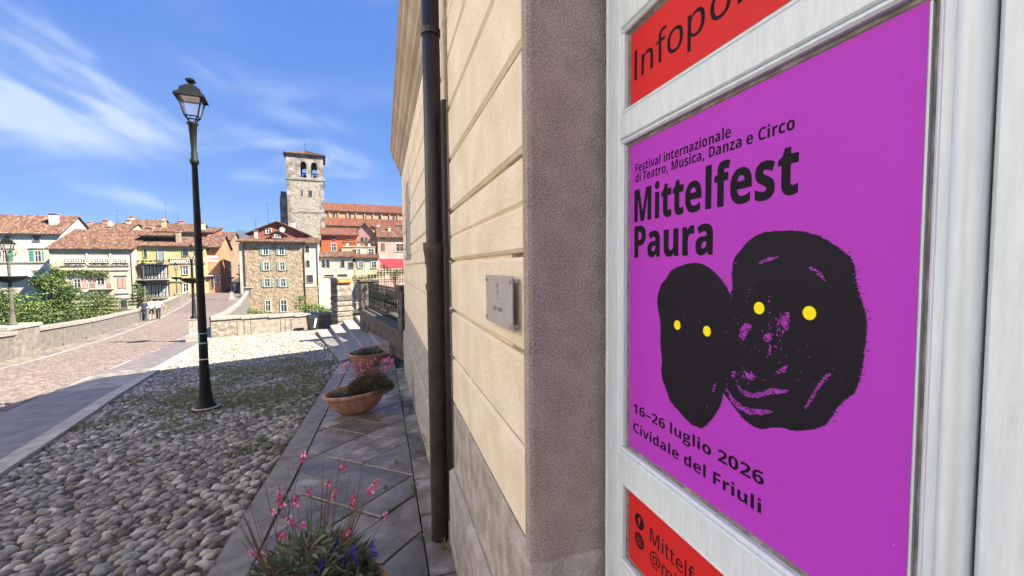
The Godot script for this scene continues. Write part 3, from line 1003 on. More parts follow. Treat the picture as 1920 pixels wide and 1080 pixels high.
const SCRATCH := [
	[0.6458, 0.3894, 0.6590, 0.3802, 0.6817, 0.3745, 0.7068, 0.3741, 0.6976, 0.3785, 0.6756, 0.3850, 0.6559, 0.3881],
	[0.7862, 0.3953, 0.7978, 0.3966, 0.8160, 0.4067, 0.8279, 0.4227, 0.8188, 0.4168, 0.8059, 0.4089, 0.7927, 0.4016],
	[0.5893, 0.5566, 0.5925, 0.5361, 0.6107, 0.5216, 0.6288, 0.5232, 0.6221, 0.5376, 0.6044, 0.5596],
	[0.7109, 0.5046, 0.7227, 0.4923, 0.7373, 0.4844, 0.7408, 0.5017, 0.7357, 0.5244, 0.7235, 0.5168],
	[0.6705, 0.5414, 0.6866, 0.5347, 0.6903, 0.5482, 0.6808, 0.5565, 0.6689, 0.5534],
	[0.6102, 0.6336, 0.6355, 0.6336, 0.6462, 0.6363, 0.6360, 0.6482, 0.6180, 0.6495],
	[0.5645, 0.6425, 0.5762, 0.6376, 0.5750, 0.6533, 0.5648, 0.6554],
	[0.5807, 0.6599, 0.6002, 0.6760, 0.6368, 0.6775, 0.6742, 0.6639, 0.6935, 0.6524, 0.7455, 0.6452, 0.7279, 0.6560, 0.6907, 0.6671, 0.6545, 0.6830, 0.6155, 0.6900, 0.5890, 0.6811],
	[0.5454, 0.6858, 0.5701, 0.7036, 0.6013, 0.7138, 0.6378, 0.7117, 0.6917, 0.6998, 0.6995, 0.7024, 0.6725, 0.7160, 0.6311, 0.7274, 0.5940, 0.7259, 0.5624, 0.7133],
	[0.7859, 0.6717, 0.8010, 0.6430, 0.8158, 0.6186, 0.8350, 0.5940, 0.8470, 0.5896, 0.8401, 0.5991, 0.8234, 0.6190, 0.8064, 0.6460, 0.7886, 0.6718],
	[0.7021, 0.6227, 0.7172, 0.6060, 0.7379, 0.5953, 0.7325, 0.6098, 0.7145, 0.6179],
	[0.6846, 0.5723, 0.6907, 0.5621, 0.6900, 0.5808, 0.6830, 0.5856],
	[0.4903, 0.7065, 0.4986, 0.6854, 0.5047, 0.6813, 0.4965, 0.7078],
]
func fill_poly(im: Image, p: Array, c: Color, rough: float, holes: float):
	var w := im.get_width()
	var h := im.get_height()
	var n := p.size() / 2
	var lo := 1.0
	var hi := 0.0
	for i in n:
		lo = minf(lo, p[i * 2 + 1])
		hi = maxf(hi, p[i * 2 + 1])
	for y in range(int(lo * h), int(hi * h) + 1):
		var v := (y + .5) / h
		var xs := []
		for i in n:
			var j := (i + 1) % n
			var y0: float = p[i * 2 + 1]
			var y1: float = p[j * 2 + 1]
			if (y0 <= v) != (y1 <= v):
				xs.append(lerpf(p[i * 2], p[j * 2], (v - y0) / (y1 - y0)) * w)
		xs.sort()
		for k in range(0, xs.size() - 1, 2):
			var a := int(xs[k] + rng.randf_range(-rough, rough * .4))
			var b := int(xs[k + 1] + rng.randf_range(-rough * .4, rough))
			if holes <= 0: im.fill_rect(Rect2i(a, y, b - a, 1), c)
			else:
				var x := a
				while x < b:
					var run := 1 + rng.randi() % 9
					if rng.randf() > holes: im.fill_rect(Rect2i(x, y, mini(run, b - x), 1), c)
					x += run
func poster_picture() -> ImageTexture:
	var w := 1000
	var h := 1236
	var im := Image.create(w, h, false, Image.FORMAT_RGB8)
	var purple := Color(.425, .052, .555).linear_to_srgb()
	var black := Color(.016, .015, .024).linear_to_srgb()
	im.fill(purple)
	rng.seed = 2
	fill_poly(im, HEAD_A, black, 2.5, 0)
	fill_poly(im, HEAD_B, black, 3.0, 0)
	# dry brush along the rims
	for head in [HEAD_A, HEAD_B]:
		var n: int = head.size() / 2
		for i in 150:
			var k := rng.randi() % n
			var l := (k + 1) % n
			var f := rng.randf()
			var x := lerpf(head[k * 2], head[l * 2], f) * w
			var y := lerpf(head[k * 2 + 1], head[l * 2 + 1], f) * h
			var vert: float = absf(head[l * 2 + 1] - head[k * 2 + 1]) * h
			if vert < 22 and rng.randf() < .7: continue
			im.fill_rect(Rect2i(int(x + rng.randf_range(-6, 6)), int(y), 3 + rng.randi() % 7, 1), black if rng.randf() < .6 else purple)
	for s in SCRATCH: fill_poly(im, s, purple, 3.0, .40)
	for q in [[.66, .60, .04, .10, 14], [.715, .52, .018, .05, 50], [.685, .50, .010, .08, 20], [.61, .64, .02, .02, 26], [.60, .55, .015, .04, 22], [.62, .45, .02, .03, 10], [.80, .60, .08, .08, 12], [.38, .55, .12, .12, 8]]:
		for i in q[4]:
			var x := int((q[0] + rng.randfn(0, .5) * q[2]) * w)
			var y := int((q[1] + rng.randfn(0, .5) * q[3]) * h)
			im.fill_rect(Rect2i(x, y, 1 + rng.randi() % 3, 1 + rng.randi() % 5), purple)
	for e in [[.3252, .557], [.4633, .558], [.6518, .4848], [.7909, .4844]]:
		var r := .0104 / .618 * w
		for y in range(-18, 19):
			var hw := sqrt(maxf(0, r * r - y * y))
			im.fill_rect(Rect2i(int(e[0] * w - hw + .5), int(e[1] * h) + y, int(hw * 2), 1), Color(.98, .92, .12))
	for i in 14:
		im.fill_rect(Rect2i(rng.randi() % w, rng.randi() % h, 2, 2), Color(.3, .12, .33) if i % 3 else Color(.85, .8, .85))
	im.generate_mipmaps()
	return ImageTexture.create_from_image(im)
func uv_quad(w: float, h: float) -> ArrayMesh:
	var st := SurfaceTool.new()
	st.begin(Mesh.PRIMITIVE_TRIANGLES)
	st.set_normal(Vector3(0, 0, 1))
	for q in [[0, 0], [1, 1], [1, 0], [0, 0], [0, 1], [1, 1]]:
		st.set_uv(Vector2(q[0], 1 - q[1]))
		st.add_vertex(Vector3((q[0] - .5) * w, (q[1] - .5) * h, 0))
	return st.commit()
func make_door():
	# local frame: x runs along the door towards the camera, z points out to the street
	var d := thing("wooden_door", "weathered white wooden panel door with posters in its panels", "door", Vector3(.577, 0, -1.028), -PI / 2)
	# far edge of the frame in old dark paint, standing in for the shaded gap
	bpart(d, "door_frame", Vector3(.004, 1.5, -.028), Vector3(.030, 2.98, .03), .003, "frame_and_gap_dark")
	bpart(d, "door_frame", Vector3(.78, 1.5, -.06), Vector3(1.55, 2.98, .01), 0, "frame_and_gap_dark")
	var PX := func(z: float) -> float: return z + 1.028
	# stiles
	var l0: float = PX.call(-1.010)
	bpart(d, "stile", Vector3((l0 + PX.call(-.945)) / 2, 1.52, -.02), Vector3(.065, 2.9, .04), .006, "paint")
	var g := G.new()
	g.lathe(Vector3(PX.call(-1.004), .08, -.004), [.007, 0, .007, 2.86], 10)
	part(d, "bead", g.mesh(true), "paint")
	var r0: float = PX.call(-.300)
	var r1: float = PX.call(-.267)
	bpart(d, "stile", Vector3((r0 + r1) / 2 - .004, 1.52, -.02), Vector3(r1 - r0 + .004, 2.9, .04), .004, "paint")
	# rails between the panels
	var a: float = PX.call(-.945)
	var mid: float = (a + r0) / 2 - .002
	for y in [[2.185, 2.26], [1.915, 1.976], [1.040, 1.117], [.745, .818], [.07, .26], [2.86, 2.97]]:
		bpart(d, "rail", Vector3(mid, (y[0] + y[1]) / 2, -.018), Vector3(r0 - a, y[1] - y[0], .034), .003, "paint")
	# panels with moulded borders
	for y in [[2.26, 2.86], [1.976, 2.185], [1.117, 1.915], [.818, 1.040], [.26, .745]]:
		var yb: float = y[0]
		var yt: float = y[1]
		var p := bpart(d, "panel", Vector3(mid, (yb + yt) / 2, -.033), Vector3(r0 - a, yt - yb, .012), 0, "paint")
		var off: Vector3 = -p.position
		for e in [[Vector3(mid, yb + .0055, 0), Vector3(r0 - a, .011, 0)], [Vector3(mid, yt - .0055, 0), Vector3(r0 - a, .011, 0)], [Vector3(a + .0055, (yb + yt) / 2, 0), Vector3(.011, yt - yb - .022, 0)], [Vector3(r0 - .0055, (yb + yt) / 2, 0), Vector3(.011, yt - yb - .022, 0)]]:
			bpart(p, "moulding", e[0] + Vector3(0, 0, -.014) + off, e[1] + Vector3(0, 0, .020), .004, "paint")
			var inner: Vector3 = e[0]
			var s: Vector3 = e[1]
			var dirv := Vector3(signf(mid - inner.x) if s.x < .02 else 0.0, signf((yb + yt) / 2 - inner.y) if s.y < .02 else 0.0, 0)
			bpart(p, "moulding", inner + dirv * .0095 + Vector3(0, 0, -.022) + off, s + Vector3(0, 0, .010) - (Vector3(.022, 0, 0) if s.x > .02 else Vector3(0, 0, 0)), .003, "paint_worn")
	# rounded cover strip where the two leaves meet, then the near leaf
	g = G.new()
	var c0: float = PX.call(-.292)
	g.extrude_z([Vector2(0, -.02), Vector2(.026, -.02), Vector2(.026, .000), Vector2(.022, .006), Vector2(.013, .009), Vector2(.004, .006), Vector2(0, 0)], 0, 2.88)
	part(d, "cover_strip", g.mesh(true), "paint", Vector3(c0, 2.96, .002), Vector3(PI / 2, 0, 0))
	bpart(d, "stile", Vector3(PX.call(-.215), 1.52, -.022), Vector3(.096, 2.9, .04), .006, "paint")
	for y in [[2.185, 2.26], [1.915, 1.976], [1.040, 1.117], [.745, .818], [.07, .26], [2.86, 2.97]]:
		bpart(d, "rail", Vector3(PX.call(.16), (y[0] + y[1]) / 2, -.02), Vector3(.648, y[1] - y[0], .034), .003, "paint")
	bpart(d, "panel", Vector3(PX.call(.16), 1.52, -.035), Vector3(.648, 2.9, .012), 0, "paint")
	bpart(d, "stile", Vector3(PX.call(.51), 1.52, -.02), Vector3(.05, 2.9, .04), .006, "paint")
	bpart(d, "crack", Vector3(PX.call(-.2458), 1.10, -.0016), Vector3(.0012, .07, .002), 0, "paint_worn")
	# the posters
	var pm := StandardMaterial3D.new()
	pm.albedo_texture = poster_picture()
	pm.roughness = .45
	pm.metallic_specular = .2
	pm.normal_enabled = true
	pm.normal_texture = MT.ripple
	pm.normal_scale = .12
	MT["poster"] = pm
	var fp := thing("festival_poster", "purple festival poster with two black heads and yellow eyes in the door panel", "poster", Vector3(.5965, 1.5155, -.636), -PI / 2)
	bpart(fp, "board", Vector3(0, 0, -.0035), Vector3(.624, .771, .005), 0, "red_print").material_override = MT["paint"]
	part(fp, "print", uv_quad(.618, .763), "poster", Vector3(0, 0, .0002))
	for q in [["Festival internazionale", -.9022, 1.8262, .0200, .2944, 700], ["di Teatro, Musica, Danza e Circo", -.902, 1.8022, .0200, .4157, 700], ["Mittelfest", -.9056, 1.7059, .0755, .4270, 800], ["Paura", -.9048, 1.6188, .0745, .2582, 800], ["16-26 luglio 2026", -.9058, 1.2305, .0228, .3799, 700], ["Cividale del Friuli", -.9053, 1.1812, .0236, .3755, 700]]:
		lettering(fp, q[0].replace("16-26", "16–26"), Vector3(q[1] + .636, q[2] - 1.5155, .0003), q[3], q[4], "dark_print", q[5])
	var up := thing("red_sign_panel", "red panel lettered Infopoint above the purple poster", "sign", Vector3(.5965, 2.0805, -.636), -PI / 2)
	bpart(up, "board", Vector3(0, 0, -.0035), Vector3(.624, .187, .006), 0, "red_print")
	lettering(up, "lnfopoint", Vector3(-.9089 + .636, 2.048 - 2.0805, -.0003), .066, .425, "dark_print", 400)
	var lp := thing("red_sign_panel", "red panel with two round icons and Mittelfest handle below the purple poster", "sign", Vector3(.5965, .929, -.636), -PI / 2)
	bpart(lp, "board", Vector3(0, 0, -.0035), Vector3(.624, .200, .006), 0, "red_print")
	lettering(lp, "Mittelfest", Vector3(-.8336 + .636, .938 - .929, -.0003), .0354, .215, "dark_print", 400)
	lettering(lp, "@mittelfest", Vector3(-.833 + .636, .888 - .929, -.0003), .0354, .25, "dark_print", 400)
	for q in [[.9606, 0], [.9113, 1]]:
		g = G.new()
		var cc := Vector3(-.8774 + .636, q[0] - .929, .0)
		for k in 28:
			g.tri(cc, cc + Vector3(cos(TAU * k / 28), sin(TAU * k / 28), 0) * .0195, cc + Vector3(cos(TAU * (k + 1) / 28), sin(TAU * (k + 1) / 28), 0) * .0195)
		var ic := part(lp, "icon", g.mesh(), "dark_print")
		if q[1] == 0:
			lettering(ic, "f", cc + Vector3(-.0055, -.0105, .0003), .021, .0115, "red_print", 700)
		else:
			g = G.new()
			for ring in [[.0115, .0098, 4], [.0058, .0042, 24]]:
				var n: int = ring[2]
				for k in n:
					var t0 := TAU * (k + .5) / n
					var t1 := TAU * (k + 1.5) / n
					var f: float = 1.25 if n == 4 else 1.0
					g.quad(cc + Vector3(cos(t0), sin(t0), 0) * ring[1] * f + Vector3(0, 0, .0004), cc + Vector3(cos(t0), sin(t0), 0) * ring[0] * f + Vector3(0, 0, .0004), cc + Vector3(cos(t1), sin(t1), 0) * ring[0] * f + Vector3(0, 0, .0004), cc + Vector3(cos(t1), sin(t1), 0) * ring[1] * f + Vector3(0, 0, .0004))
			part(ic, "camera_mark", g.mesh(), "red_print")

# ---------------------------------------------------------------- lamps
func lantern(parent: Node, y: float, s: float):
	var g := G.new()
	# cradle and corner bars
	for k in 4:
		var a := PI / 4 + PI / 2 * k
		var d := Vector3(cos(a), 0, sin(a))
		g.tube([d * .045 * s + Vector3(0, y, 0), d * .075 * s + Vector3(0, y + .055 * s, 0), d * .105 * s + Vector3(0, y + .075 * s, 0), d * .185 * s + Vector3(0, y + .32 * s, 0)], [.009 * s, .009 * s, .010 * s, .010 * s], 6)
	for q in [[.105, .075], [.185, .32]]:
		for k in 4:
			var a := PI / 4 + PI / 2 * k
			var b := a + PI / 2
			g.tube([Vector3(cos(a) * q[0] * s, y + q[1] * s, sin(a) * q[0] * s), Vector3(cos(b) * q[0] * s, y + q[1] * s, sin(b) * q[0] * s)], [.010 * s, .010 * s], 6)
	var ln := part(parent, "lantern", g.mesh(), "lamp_iron")
	g = G.new()
	for k in 4:
		var a := PI / 4 + PI / 2 * k
		var b := a + PI / 2
		g.quad(Vector3(cos(b) * .10 * s, y + .08 * s, sin(b) * .10 * s), Vector3(cos(a) * .10 * s, y + .08 * s, sin(a) * .10 * s), Vector3(cos(a) * .180 * s, y + .315 * s, sin(a) * .180 * s), Vector3(cos(b) * .180 * s, y + .315 * s, sin(b) * .180 * s))
	part(ln, "glass_or_dark_fill", g.mesh(), "lamp_glass")
	g = G.new()
	g.lathe(Vector3(0, y, 0), [.0, .325 * s, .225 * s, .325 * s, .245 * s, .31 * s, .23 * s, .34 * s, .165 * s, .375 * s, .155 * s, .43 * s, .13 * s, .445 * s, .075 * s, .485 * s, .035 * s, .50 * s, .035 * s, .525 * s, .072 * s, .545 * s, .075 * s, .56 * s, .03 * s, .585 * s, 0, .595 * s], 4, 1, 1, PI / 4)
	part(ln, "lantern_roof", g.mesh(), "lamp_iron")
	g = G.new()
	g.cbox(Vector3(0, y + .316 * s, 0), Vector3(.20, .012, .20) * s)
	var rf := part(ln, "reflector", g.mesh(), "lamp_white")
	g = G.new()
	g.cbox(Vector3(0, y + .304 * s, 0), Vector3(.11, .012, .07) * s)
	part(rf, "lamp_window", g.mesh(), "white")
func make_lamps():
	var t := thing("street_lamp", "tall black iron street lamp with square lantern standing on the cobbles", "street lamp", Vector3(-2.30, gy(-2.30, -6.46) - .012, -6.46), .18)
	var g := G.new()
	g.lathe(Vector3.ZERO, [.0, 0, .163, 0, .163, .042, .156, .052, .130, .060, .105, .085, .086, .14, .071, .24, .059, .42, .052, .72, .048, 1.4, .041, 2.3, .034, 3.10, .033, 3.235, .047, 3.245, .053, 3.28, .047, 3.30, .036, 3.315, .036, 3.38, .029, 3.40, .047, 3.735, .064, 3.75, .064, 3.765, .04, 3.775, 0, 3.78], 20)
	part(t, "post", g.mesh(true), "lamp_iron")
	g = G.new()
	g.lathe(Vector3.ZERO, [.1285, .0612, .1495, .0552, .159, .0505], 28)
	part(t, "pale_rim", g.mesh(true), "slab_pale")  # pale ring along the top edge of the flange
	for q in [[1.03, 1.045, .0520], [.90, .92, .0530], [.69, .703, .0555]]:
		g = G.new()
		g.lathe(Vector3.ZERO, [q[2] - .006, q[0], q[2], q[0], q[2], q[1], q[2] - .006, q[1]], 20)
		part(t, "tape" if q[0] > .8 else "band", g.mesh(true), "tape" if q[0] > .8 else "lamp_white")
	g = G.new()
	for k in 4:
		var a := 2.15 + .18 * k
		var b := a + .18
		g.quad(Vector3(cos(a) * .054, .92, sin(a) * .054), Vector3(cos(a) * .053, 1.03, sin(a) * .053), Vector3(cos(b) * .053, 1.03, sin(b) * .053), Vector3(cos(b) * .054, .92, sin(b) * .054))
	part(t, "tape", g.mesh(), "tape")
	lantern(t, 3.77, .95)
	# the bridge lamps: slimmer posts that carry a round planter half way up
	bridge_lamp("bridge lamp with round planter on the left parapet at the frame edge", Vector3(xl(-18.75) - .17, gy(xl(-18.75), -18.75) + 1.12, -18.75), 1.0, false)
	bridge_lamp("bridge lamp with planter on stone pedestal behind the tall lamp post", Vector3(-7.55, gy(-7.55, -20.45), -20.45), 1.0, true)
	bridge_lamp("bridge lamp with planter rising from the parapet behind the walkers", Vector3(-20.85, gy(-20.8, -45.6) + .90, -46.3), 1.3, false)
	bridge_lamp("bridge lamp with planter on the left parapet before the yellow house", Vector3(-25.6, gy(-25, -65.0) + .9, -64.6), 1.4, false)
	bridge_lamp("far bridge lamp with planter on the right side of the deck", Vector3(-19.9, gy(-19.9, -66.0), -66.0), 1.18, true)
	bridge_lamp("farthest bridge lamp with planter by the street beyond the deck", Vector3(-24.3, gy(-24.0, -85.0), -85.0), 1.2, true)
func bridge_lamp(label: String, at: Vector3, s: float, ped: bool):
	var t := thing("bridge_lamp", label, "street lamp", at, .3, "lamps along the bridge")
	var y0 := 0.0
	var g := G.new()
	if ped:
		y0 = .95 * s
		g.lathe(Vector3.ZERO, [.0, 0, .42 * s, 0, .42 * s, .30 * s, .26 * s, .36 * s, .24 * s, .90 * s, .28 * s, .92 * s, .28 * s, .95 * s, 0, .95 * s], 4, 1, 1, PI / 4)
		part(t, "pedestal", g.mesh(), "coping")
		g = G.new()
	g.lathe(Vector3(0, y0, 0), [.0, 0, .12 * s, 0, .12 * s, .06 * s, .08 * s, .12 * s, .065 * s, .5 * s, .05 * s, .9 * s, .045 * s, 1.55 * s, .04 * s, 2.3 * s, .06 * s, 2.4 * s, .05 * s, 2.46 * s, 0, 2.47 * s], 12)
	part(t, "post", g.mesh(true), "lamp_iron" if ped else "old_stone")
	g = G.new()
	g.lathe(Vector3(0, y0, 0), [.05 * s, 1.45 * s, .16 * s, 1.47 * s, .34 * s, 1.56 * s, .42 * s, 1.64 * s, .44 * s, 1.68 * s, .40 * s, 1.68 * s, .36 * s, 1.63 * s, 0, 1.63 * s], 18)
	part(t, "planter", g.mesh(true), "lamp_iron")
	for k in 2:
		g = G.new()
		var d := Vector3(1 - 2 * k, 0, 0)
		g.tube([Vector3(0, y0 + 2.36 * s, 0), d * .16 * s + Vector3(0, y0 + 2.38 * s, 0), d * .20 * s + Vector3(0, y0 + 2.5 * s, 0)], [.012 * s, .012 * s, .010 * s], 6)
		part(t, "bracket", g.mesh(), "lamp_iron")
	lantern(t, y0 + 2.46 * s, s * 1.02)

# ---------------------------------------------------------------- walls, steps and railings
func make_walls():
	# left parapet of the bridge
	var pl := thing("bridge_parapet", "long grey stone parapet with pale coping along the far side of the road", "parapet", Vector3(xl(-13), gy(xl(-13), -13), -13))
	var o := -pl.position
	var g := G.new()
	var z := 6.0
	while z > -76:
		var z2 := z - 2.0
		var p := []
		for q in [z, z2]:
			for k in [-.34, 0.0]: p.append(Vector3(xl(q) + k, gy(xl(q), q), q))
		var lo := Vector3(0, -1.6, 0)
		var hi := Vector3(0, .80, 0)
		g.quad(p[1] + lo, p[3] + lo, p[3] + hi, p[1] + hi)
		g.quad(p[2] + lo, p[0] + lo, p[0] + hi, p[2] + hi)
		g.quad(p[0] + hi, p[1] + hi, p[3] + hi, p[2] + hi)
		z = z2
	var w := part(pl, "wall", g.mesh(), "parapet")
	w.position = o
	rng.seed = 14
	z = 6.0
	while z > -75.5:
		var z2 := z - rng.randf_range(1.6, 2.2)
		coping(pl, Vector3(xl(z), gy(xl(z), z) + .945, z - .004), Vector3(xl(z2), gy(xl(z2), z2) + .945, z2 + .004), -.39, .055, .145, o)
		z = z2
	for q in [-18.75, -46.3, -64.6]:
		bpart(pl, "pier", Vector3(xl(q) - .17, gy(xl(q), q) + .1, q) + o, Vector3(.62, 1.8, 1.35), .02, "parapet")
		bpart(pl, "pier_cap", Vector3(xl(q) - .17, gy(xl(q), q) + 1.06, q) + o, Vector3(.72, .13, 1.5), .02, "coping")
	z = -19.5
	while z > -48:
		bpart(pl, "painted_drain_hole", Vector3(xl(z) - .02, gy(xl(z), z) + .07, z) + o, Vector3(.06, .10, .13), .01, "frame_and_gap_dark")  # solid block; the darkness of a drain hole is put into its colour
		z -= 3.1
	# right parapet
	var pr := thing("bridge_parapet", "grey stone parapet running away along the right edge of the bridge", "parapet", Vector3(xk(-22), gy(xk(-22), -22), -22))
	o = -pr.position
	g = G.new()
	z = -21.7
	while z > -73:
		var z2 := maxf(z - 2.0, -73.2)
		var p := []
		for q in [z, z2]:
			for k in [.02, .34]: p.append(Vector3(xk(q) + k, gy(xk(q), q), q))
		var lo := Vector3(0, -3.2, 0)
		var hi := Vector3(0, .80, 0)
		g.quad(p[1] + lo, p[3] + lo, p[3] + hi, p[1] + hi)
		g.quad(p[2] + lo, p[0] + lo, p[0] + hi, p[2] + hi)
		g.quad(p[0] + hi, p[1] + hi, p[3] + hi, p[2] + hi)
		z = z2
	w = part(pr, "wall", g.mesh(), "parapet")
	w.position = o
	z = -21.7
	while z > -72:
		var z2 := z - rng.randf_range(1.6, 2.2)
		coping(pr, Vector3(xk(z), gy(xk(z), z) + .945, z - .004), Vector3(xk(z2), gy(xk(z2), z2) + .945, z2 + .004), -.03, .39, .145, o)
		z = z2
	bpart(pr, "end_pier", Vector3(xk(-73.6) + .3, -2.1, -73.6) + o, Vector3(1.0, 1.5, 1.0), .03, "parapet")
	bpart(pr, "pier_cap", Vector3(xk(-73.6) + .3, -1.27, -73.6) + o, Vector3(1.25, .17, 1.25), .03, "coping")
	# bridge body under the deck
	var br := thing("bridge", "stone bridge carrying the road over the river gorge", "bridge", Vector3(-15, -12.5, -48))
	o = -br.position
	g = G.new()
	z = -24.0
	while z > -72:
		var z2 := z - 4.0
		g.slab(Vector3(xl(z) - .33, gy(xl(z), z) - .15, z), Vector3(xk(z) + .33, gy(xk(z), z) - .15, z), Vector3(xk(z2) + .33, gy(xk(z2), z2) - .15, z2), Vector3(xl(z2) - .33, gy(xl(z2), z2) - .15, z2), 1.5)
		z = z2
	w = part(br, "deck", g.mesh(), "parapet")
	w.position = o
	bpart(br, "pier", Vector3(xl(-48) + 3.6, -7.8, -48) + o, Vector3(7.5, 9.4, 4.5), .2, "parapet")
	# low wall that closes the forecourt
	var lw := thing("low_wall", "low sunlit stone wall with flat coping closing the cobbled forecourt", "wall", Vector3(-7.36, gy(-7.36, -21.5), -21.5), atan2(1.7, 3.66))
	for i in 5:
		bpart(lw, "coping_stone", Vector3(.56 + i * 1.12, .86 - i * .045, 0), Vector3(1.113, .15, .46), .015, "coping")
	g = G.new()
	g.hexa([Vector3(0, -1.5, .15), Vector3(5.6, -1.5, .15), Vector3(5.6, .58, .15), Vector3(0, .80, .15), Vector3(0, -1.5, -.15), Vector3(5.6, -1.5, -.15), Vector3(5.6, .58, -.15), Vector3(0, .80, -.15)])
	part(lw, "wall", g.mesh(), "low_wall")
	for q in [[391, 434, .05], [435.5, 446.5, .028], [447.8, 458.5, .028], [460, 469, .028], [516, 524, .028], [525.5, 535.5, .028], [537, 570, .028]]:
		var s0: float = (q[0] - 391.0) / 183 * 4.03
		var s1: float = (q[1] - 391.0) / 183 * 4.03
		var m := (s0 + s1) / 2
		bpart(lw, "panel", Vector3(m, .30 - m * .04, .15 + q[2] / 2), Vector3(s1 - s0, .86, q[2]), .01, "pale_stone" if q[2] > .04 else "low_wall")
	# litter bin at its right end
	var bn := thing("litter_bin", "dark green litter bin in the shade at the end of the low wall", "bin", Vector3(-3.35, gy(-3.35, -22.3), -22.3), .45)
	bn.scale = Vector3.ONE * .82
	g = G.new()
	g.hexa([Vector3(-.22, .05, .22), Vector3(.22, .05, .22), Vector3(.28, .78, .27), Vector3(-.28, .78, .27), Vector3(-.22, .05, -.22), Vector3(.22, .05, -.22), Vector3(.28, .78, -.25), Vector3(-.28, .78, -.25)])
	part(bn, "tub", g.mesh(), "bin")
	g = G.new()
	g.hexa([Vector3(-.29, .78, .28), Vector3(.29, .78, .28), Vector3(.25, .84, .2), Vector3(-.25, .84, .2), Vector3(-.29, .78, -.26), Vector3(.29, .78, -.26), Vector3(.25, .92, -.2), Vector3(-.25, .92, -.2)])
	part(bn, "lid", g.mesh(), "bin")
	g = G.new()
	g.quad(Vector3(-.02, .16, .246), Vector3(.06, .16, .246), Vector3(.18, .70, .286), Vector3(.06, .70, .286))
	part(bn, "paper", g.mesh(), "paper")
	make_steps()
func coping(parent: Node, a: Vector3, b: Vector3, l: float, r: float, t: float, o: Vector3):
	var g := G.new()
	var mid := (a + b) / 2
	var c := []
	for q in [[a, l], [a, r], [b, r], [b, l]]:
		c.append(q[0] + Vector3(q[1], 0, 0) - mid)
	bevel_slab(g, c, t, .015)
	part(parent, "coping_stone", g.mesh(), "coping", mid + o)
func make_steps():
	var F := [Vector2(-2.95, -20.6), Vector2(-2.42, -21.0), Vector2(-1.90, -21.4), Vector2(-1.36, -21.8), Vector2(1.2, -23.0)]
	var N := [Vector2(-.935, -9.65), Vector2(-.72, -9.95), Vector2(-.46, -10.25), Vector2(-.16, -10.6), Vector2(.9, -10.2)]
	var st := thing("stone_steps", "long shallow pale stone steps rising beside the pavement end", "steps", Vector3(-1.5, -.9, -15))
	for k in 4:
		var cuts := 4
		for i in cuts:
			var f0 := i / float(cuts)
			var f1 := (i + 1) / float(cuts)
			var c := []
			for q in [[0, f0], [1, f0], [1, f1], [0, f1]]:
				var p: Vector2 = N[k + q[0]].lerp(F[k + q[0]], q[1])
				var front: Vector2 = N[k].lerp(F[k], q[1])
				var h: float = .165 * (k + 1) * lerpf(.5, 1.0, q[1]) - .05
				c.append(Vector3(p.x, gy(front.x, front.y) + h, p.y) - st.position)
			var mid: Vector3 = (c[0] + c[1] + c[2] + c[3]) / 4
			for m in 4: c[m] = c[m] - mid + (mid - c[m]).normalized() * .004
			var g := G.new()
			bevel_slab(g, c, .6, .012)
			part(st, "step" if k < 3 else "landing_slab", g.mesh(), "step_stone", mid)
	# rusticated gate pillar with an orange box on it
	var gp := thing("gate_pillar", "square pillar of rough rusticated stone blocks with an orange box on top", "pillar", Vector3(-2.05, -1.1, -22.75), .52)
	rng.seed = 61
	var y := -.5
	for k in 6:
		var h: float = [.5, .27, .25, .27, .25, .26][k]
		var b := bpart(gp, "block", Vector3(0, y + h / 2, 0), Vector3(.80, h - .012, .80), .045, "old_stone" if k > 4 else "pale_stone")
		y += h
	for k in 3:
		bpart(gp, "block", Vector3(0, y + .14, 0), Vector3(.74, .272, .74), .014, "pale_stone")
		y += .28
	bpart(gp, "cap", Vector3(0, y + .05, 0), Vector3(.80, .10, .80), .02, "pale_stone")
	for k in 2:
		bpart(gp, "side_panel", Vector3(-.39, y - .28 - k * .3, 0), Vector3(.04, .24, .56), .01, "old_stone")
	var ob := thing("orange_box", "flat orange box fixed high on the rough stone pillar", "box", gp.position + Vector3(.17, y - .085, .32), .52)
	bpart(ob, "case", Vector3(0, 0, .10), Vector3(.70, .16, .10), .02, "orange_box")
	bpart(ob, "lid", Vector3(0, .09, .10), Vector3(.73, .03, .12), .008, "orange_box")
	# wall behind the steps with thin iron railing above it
	var tw := thing("terrace_wall", "rough stone terrace wall behind the steps right of the pillar", "wall", Vector3(-1.5, -1.3, -23.3), .28)
	for i in 7:
		for k in 3:
			bpart(tw, "block", Vector3(.35 + i * .66 + (.3 if k % 2 else 0.0), .12 + k * .40, rng.randf_range(-.03, .03)), Vector3(.65, .39, .5), .03, "pale_stone" if (i + k) % 3 else "old_stone")
	var ir := thing("iron_railing", "thin dark iron railing on the terrace wall behind the steps", "railing", Vector3(-1.5, -.06, -23.3), .28)
	var g := G.new()
	for yy in [1.02, .90, .06]:
		g.cbox(Vector3(2.3, yy, 0), Vector3(4.6, .025, .03))
	part(ir, "rails", g.mesh(), "lamp_iron")
	for i in 36:
		var bx := .06 + i * .128
		g = G.new()
		g.cbox(Vector3(bx, .54, 0), Vector3(.016, .96, .016))
		part(ir, "bar", g.mesh(), "lamp_iron")
	for i in 17:
		g = G.new()
		var pts := []
		var rr := []
		for k in 9:
			var a := PI * k / 8
			pts.append(Vector3(.19 + i * .256 + cos(a) * .11, .08 + sin(a) * .17, .02))
			rr.append(.008)
		g.tube(pts, rr, 5)
		part(ir, "hoop", g.mesh(), "lamp_iron")
	# the iron-fence wall that runs from the building corner along the steps
	var A := Vector3(.60, 0, -9.25)
	var B := Vector3(-.60, 0, -15.5)
	var d := B - A
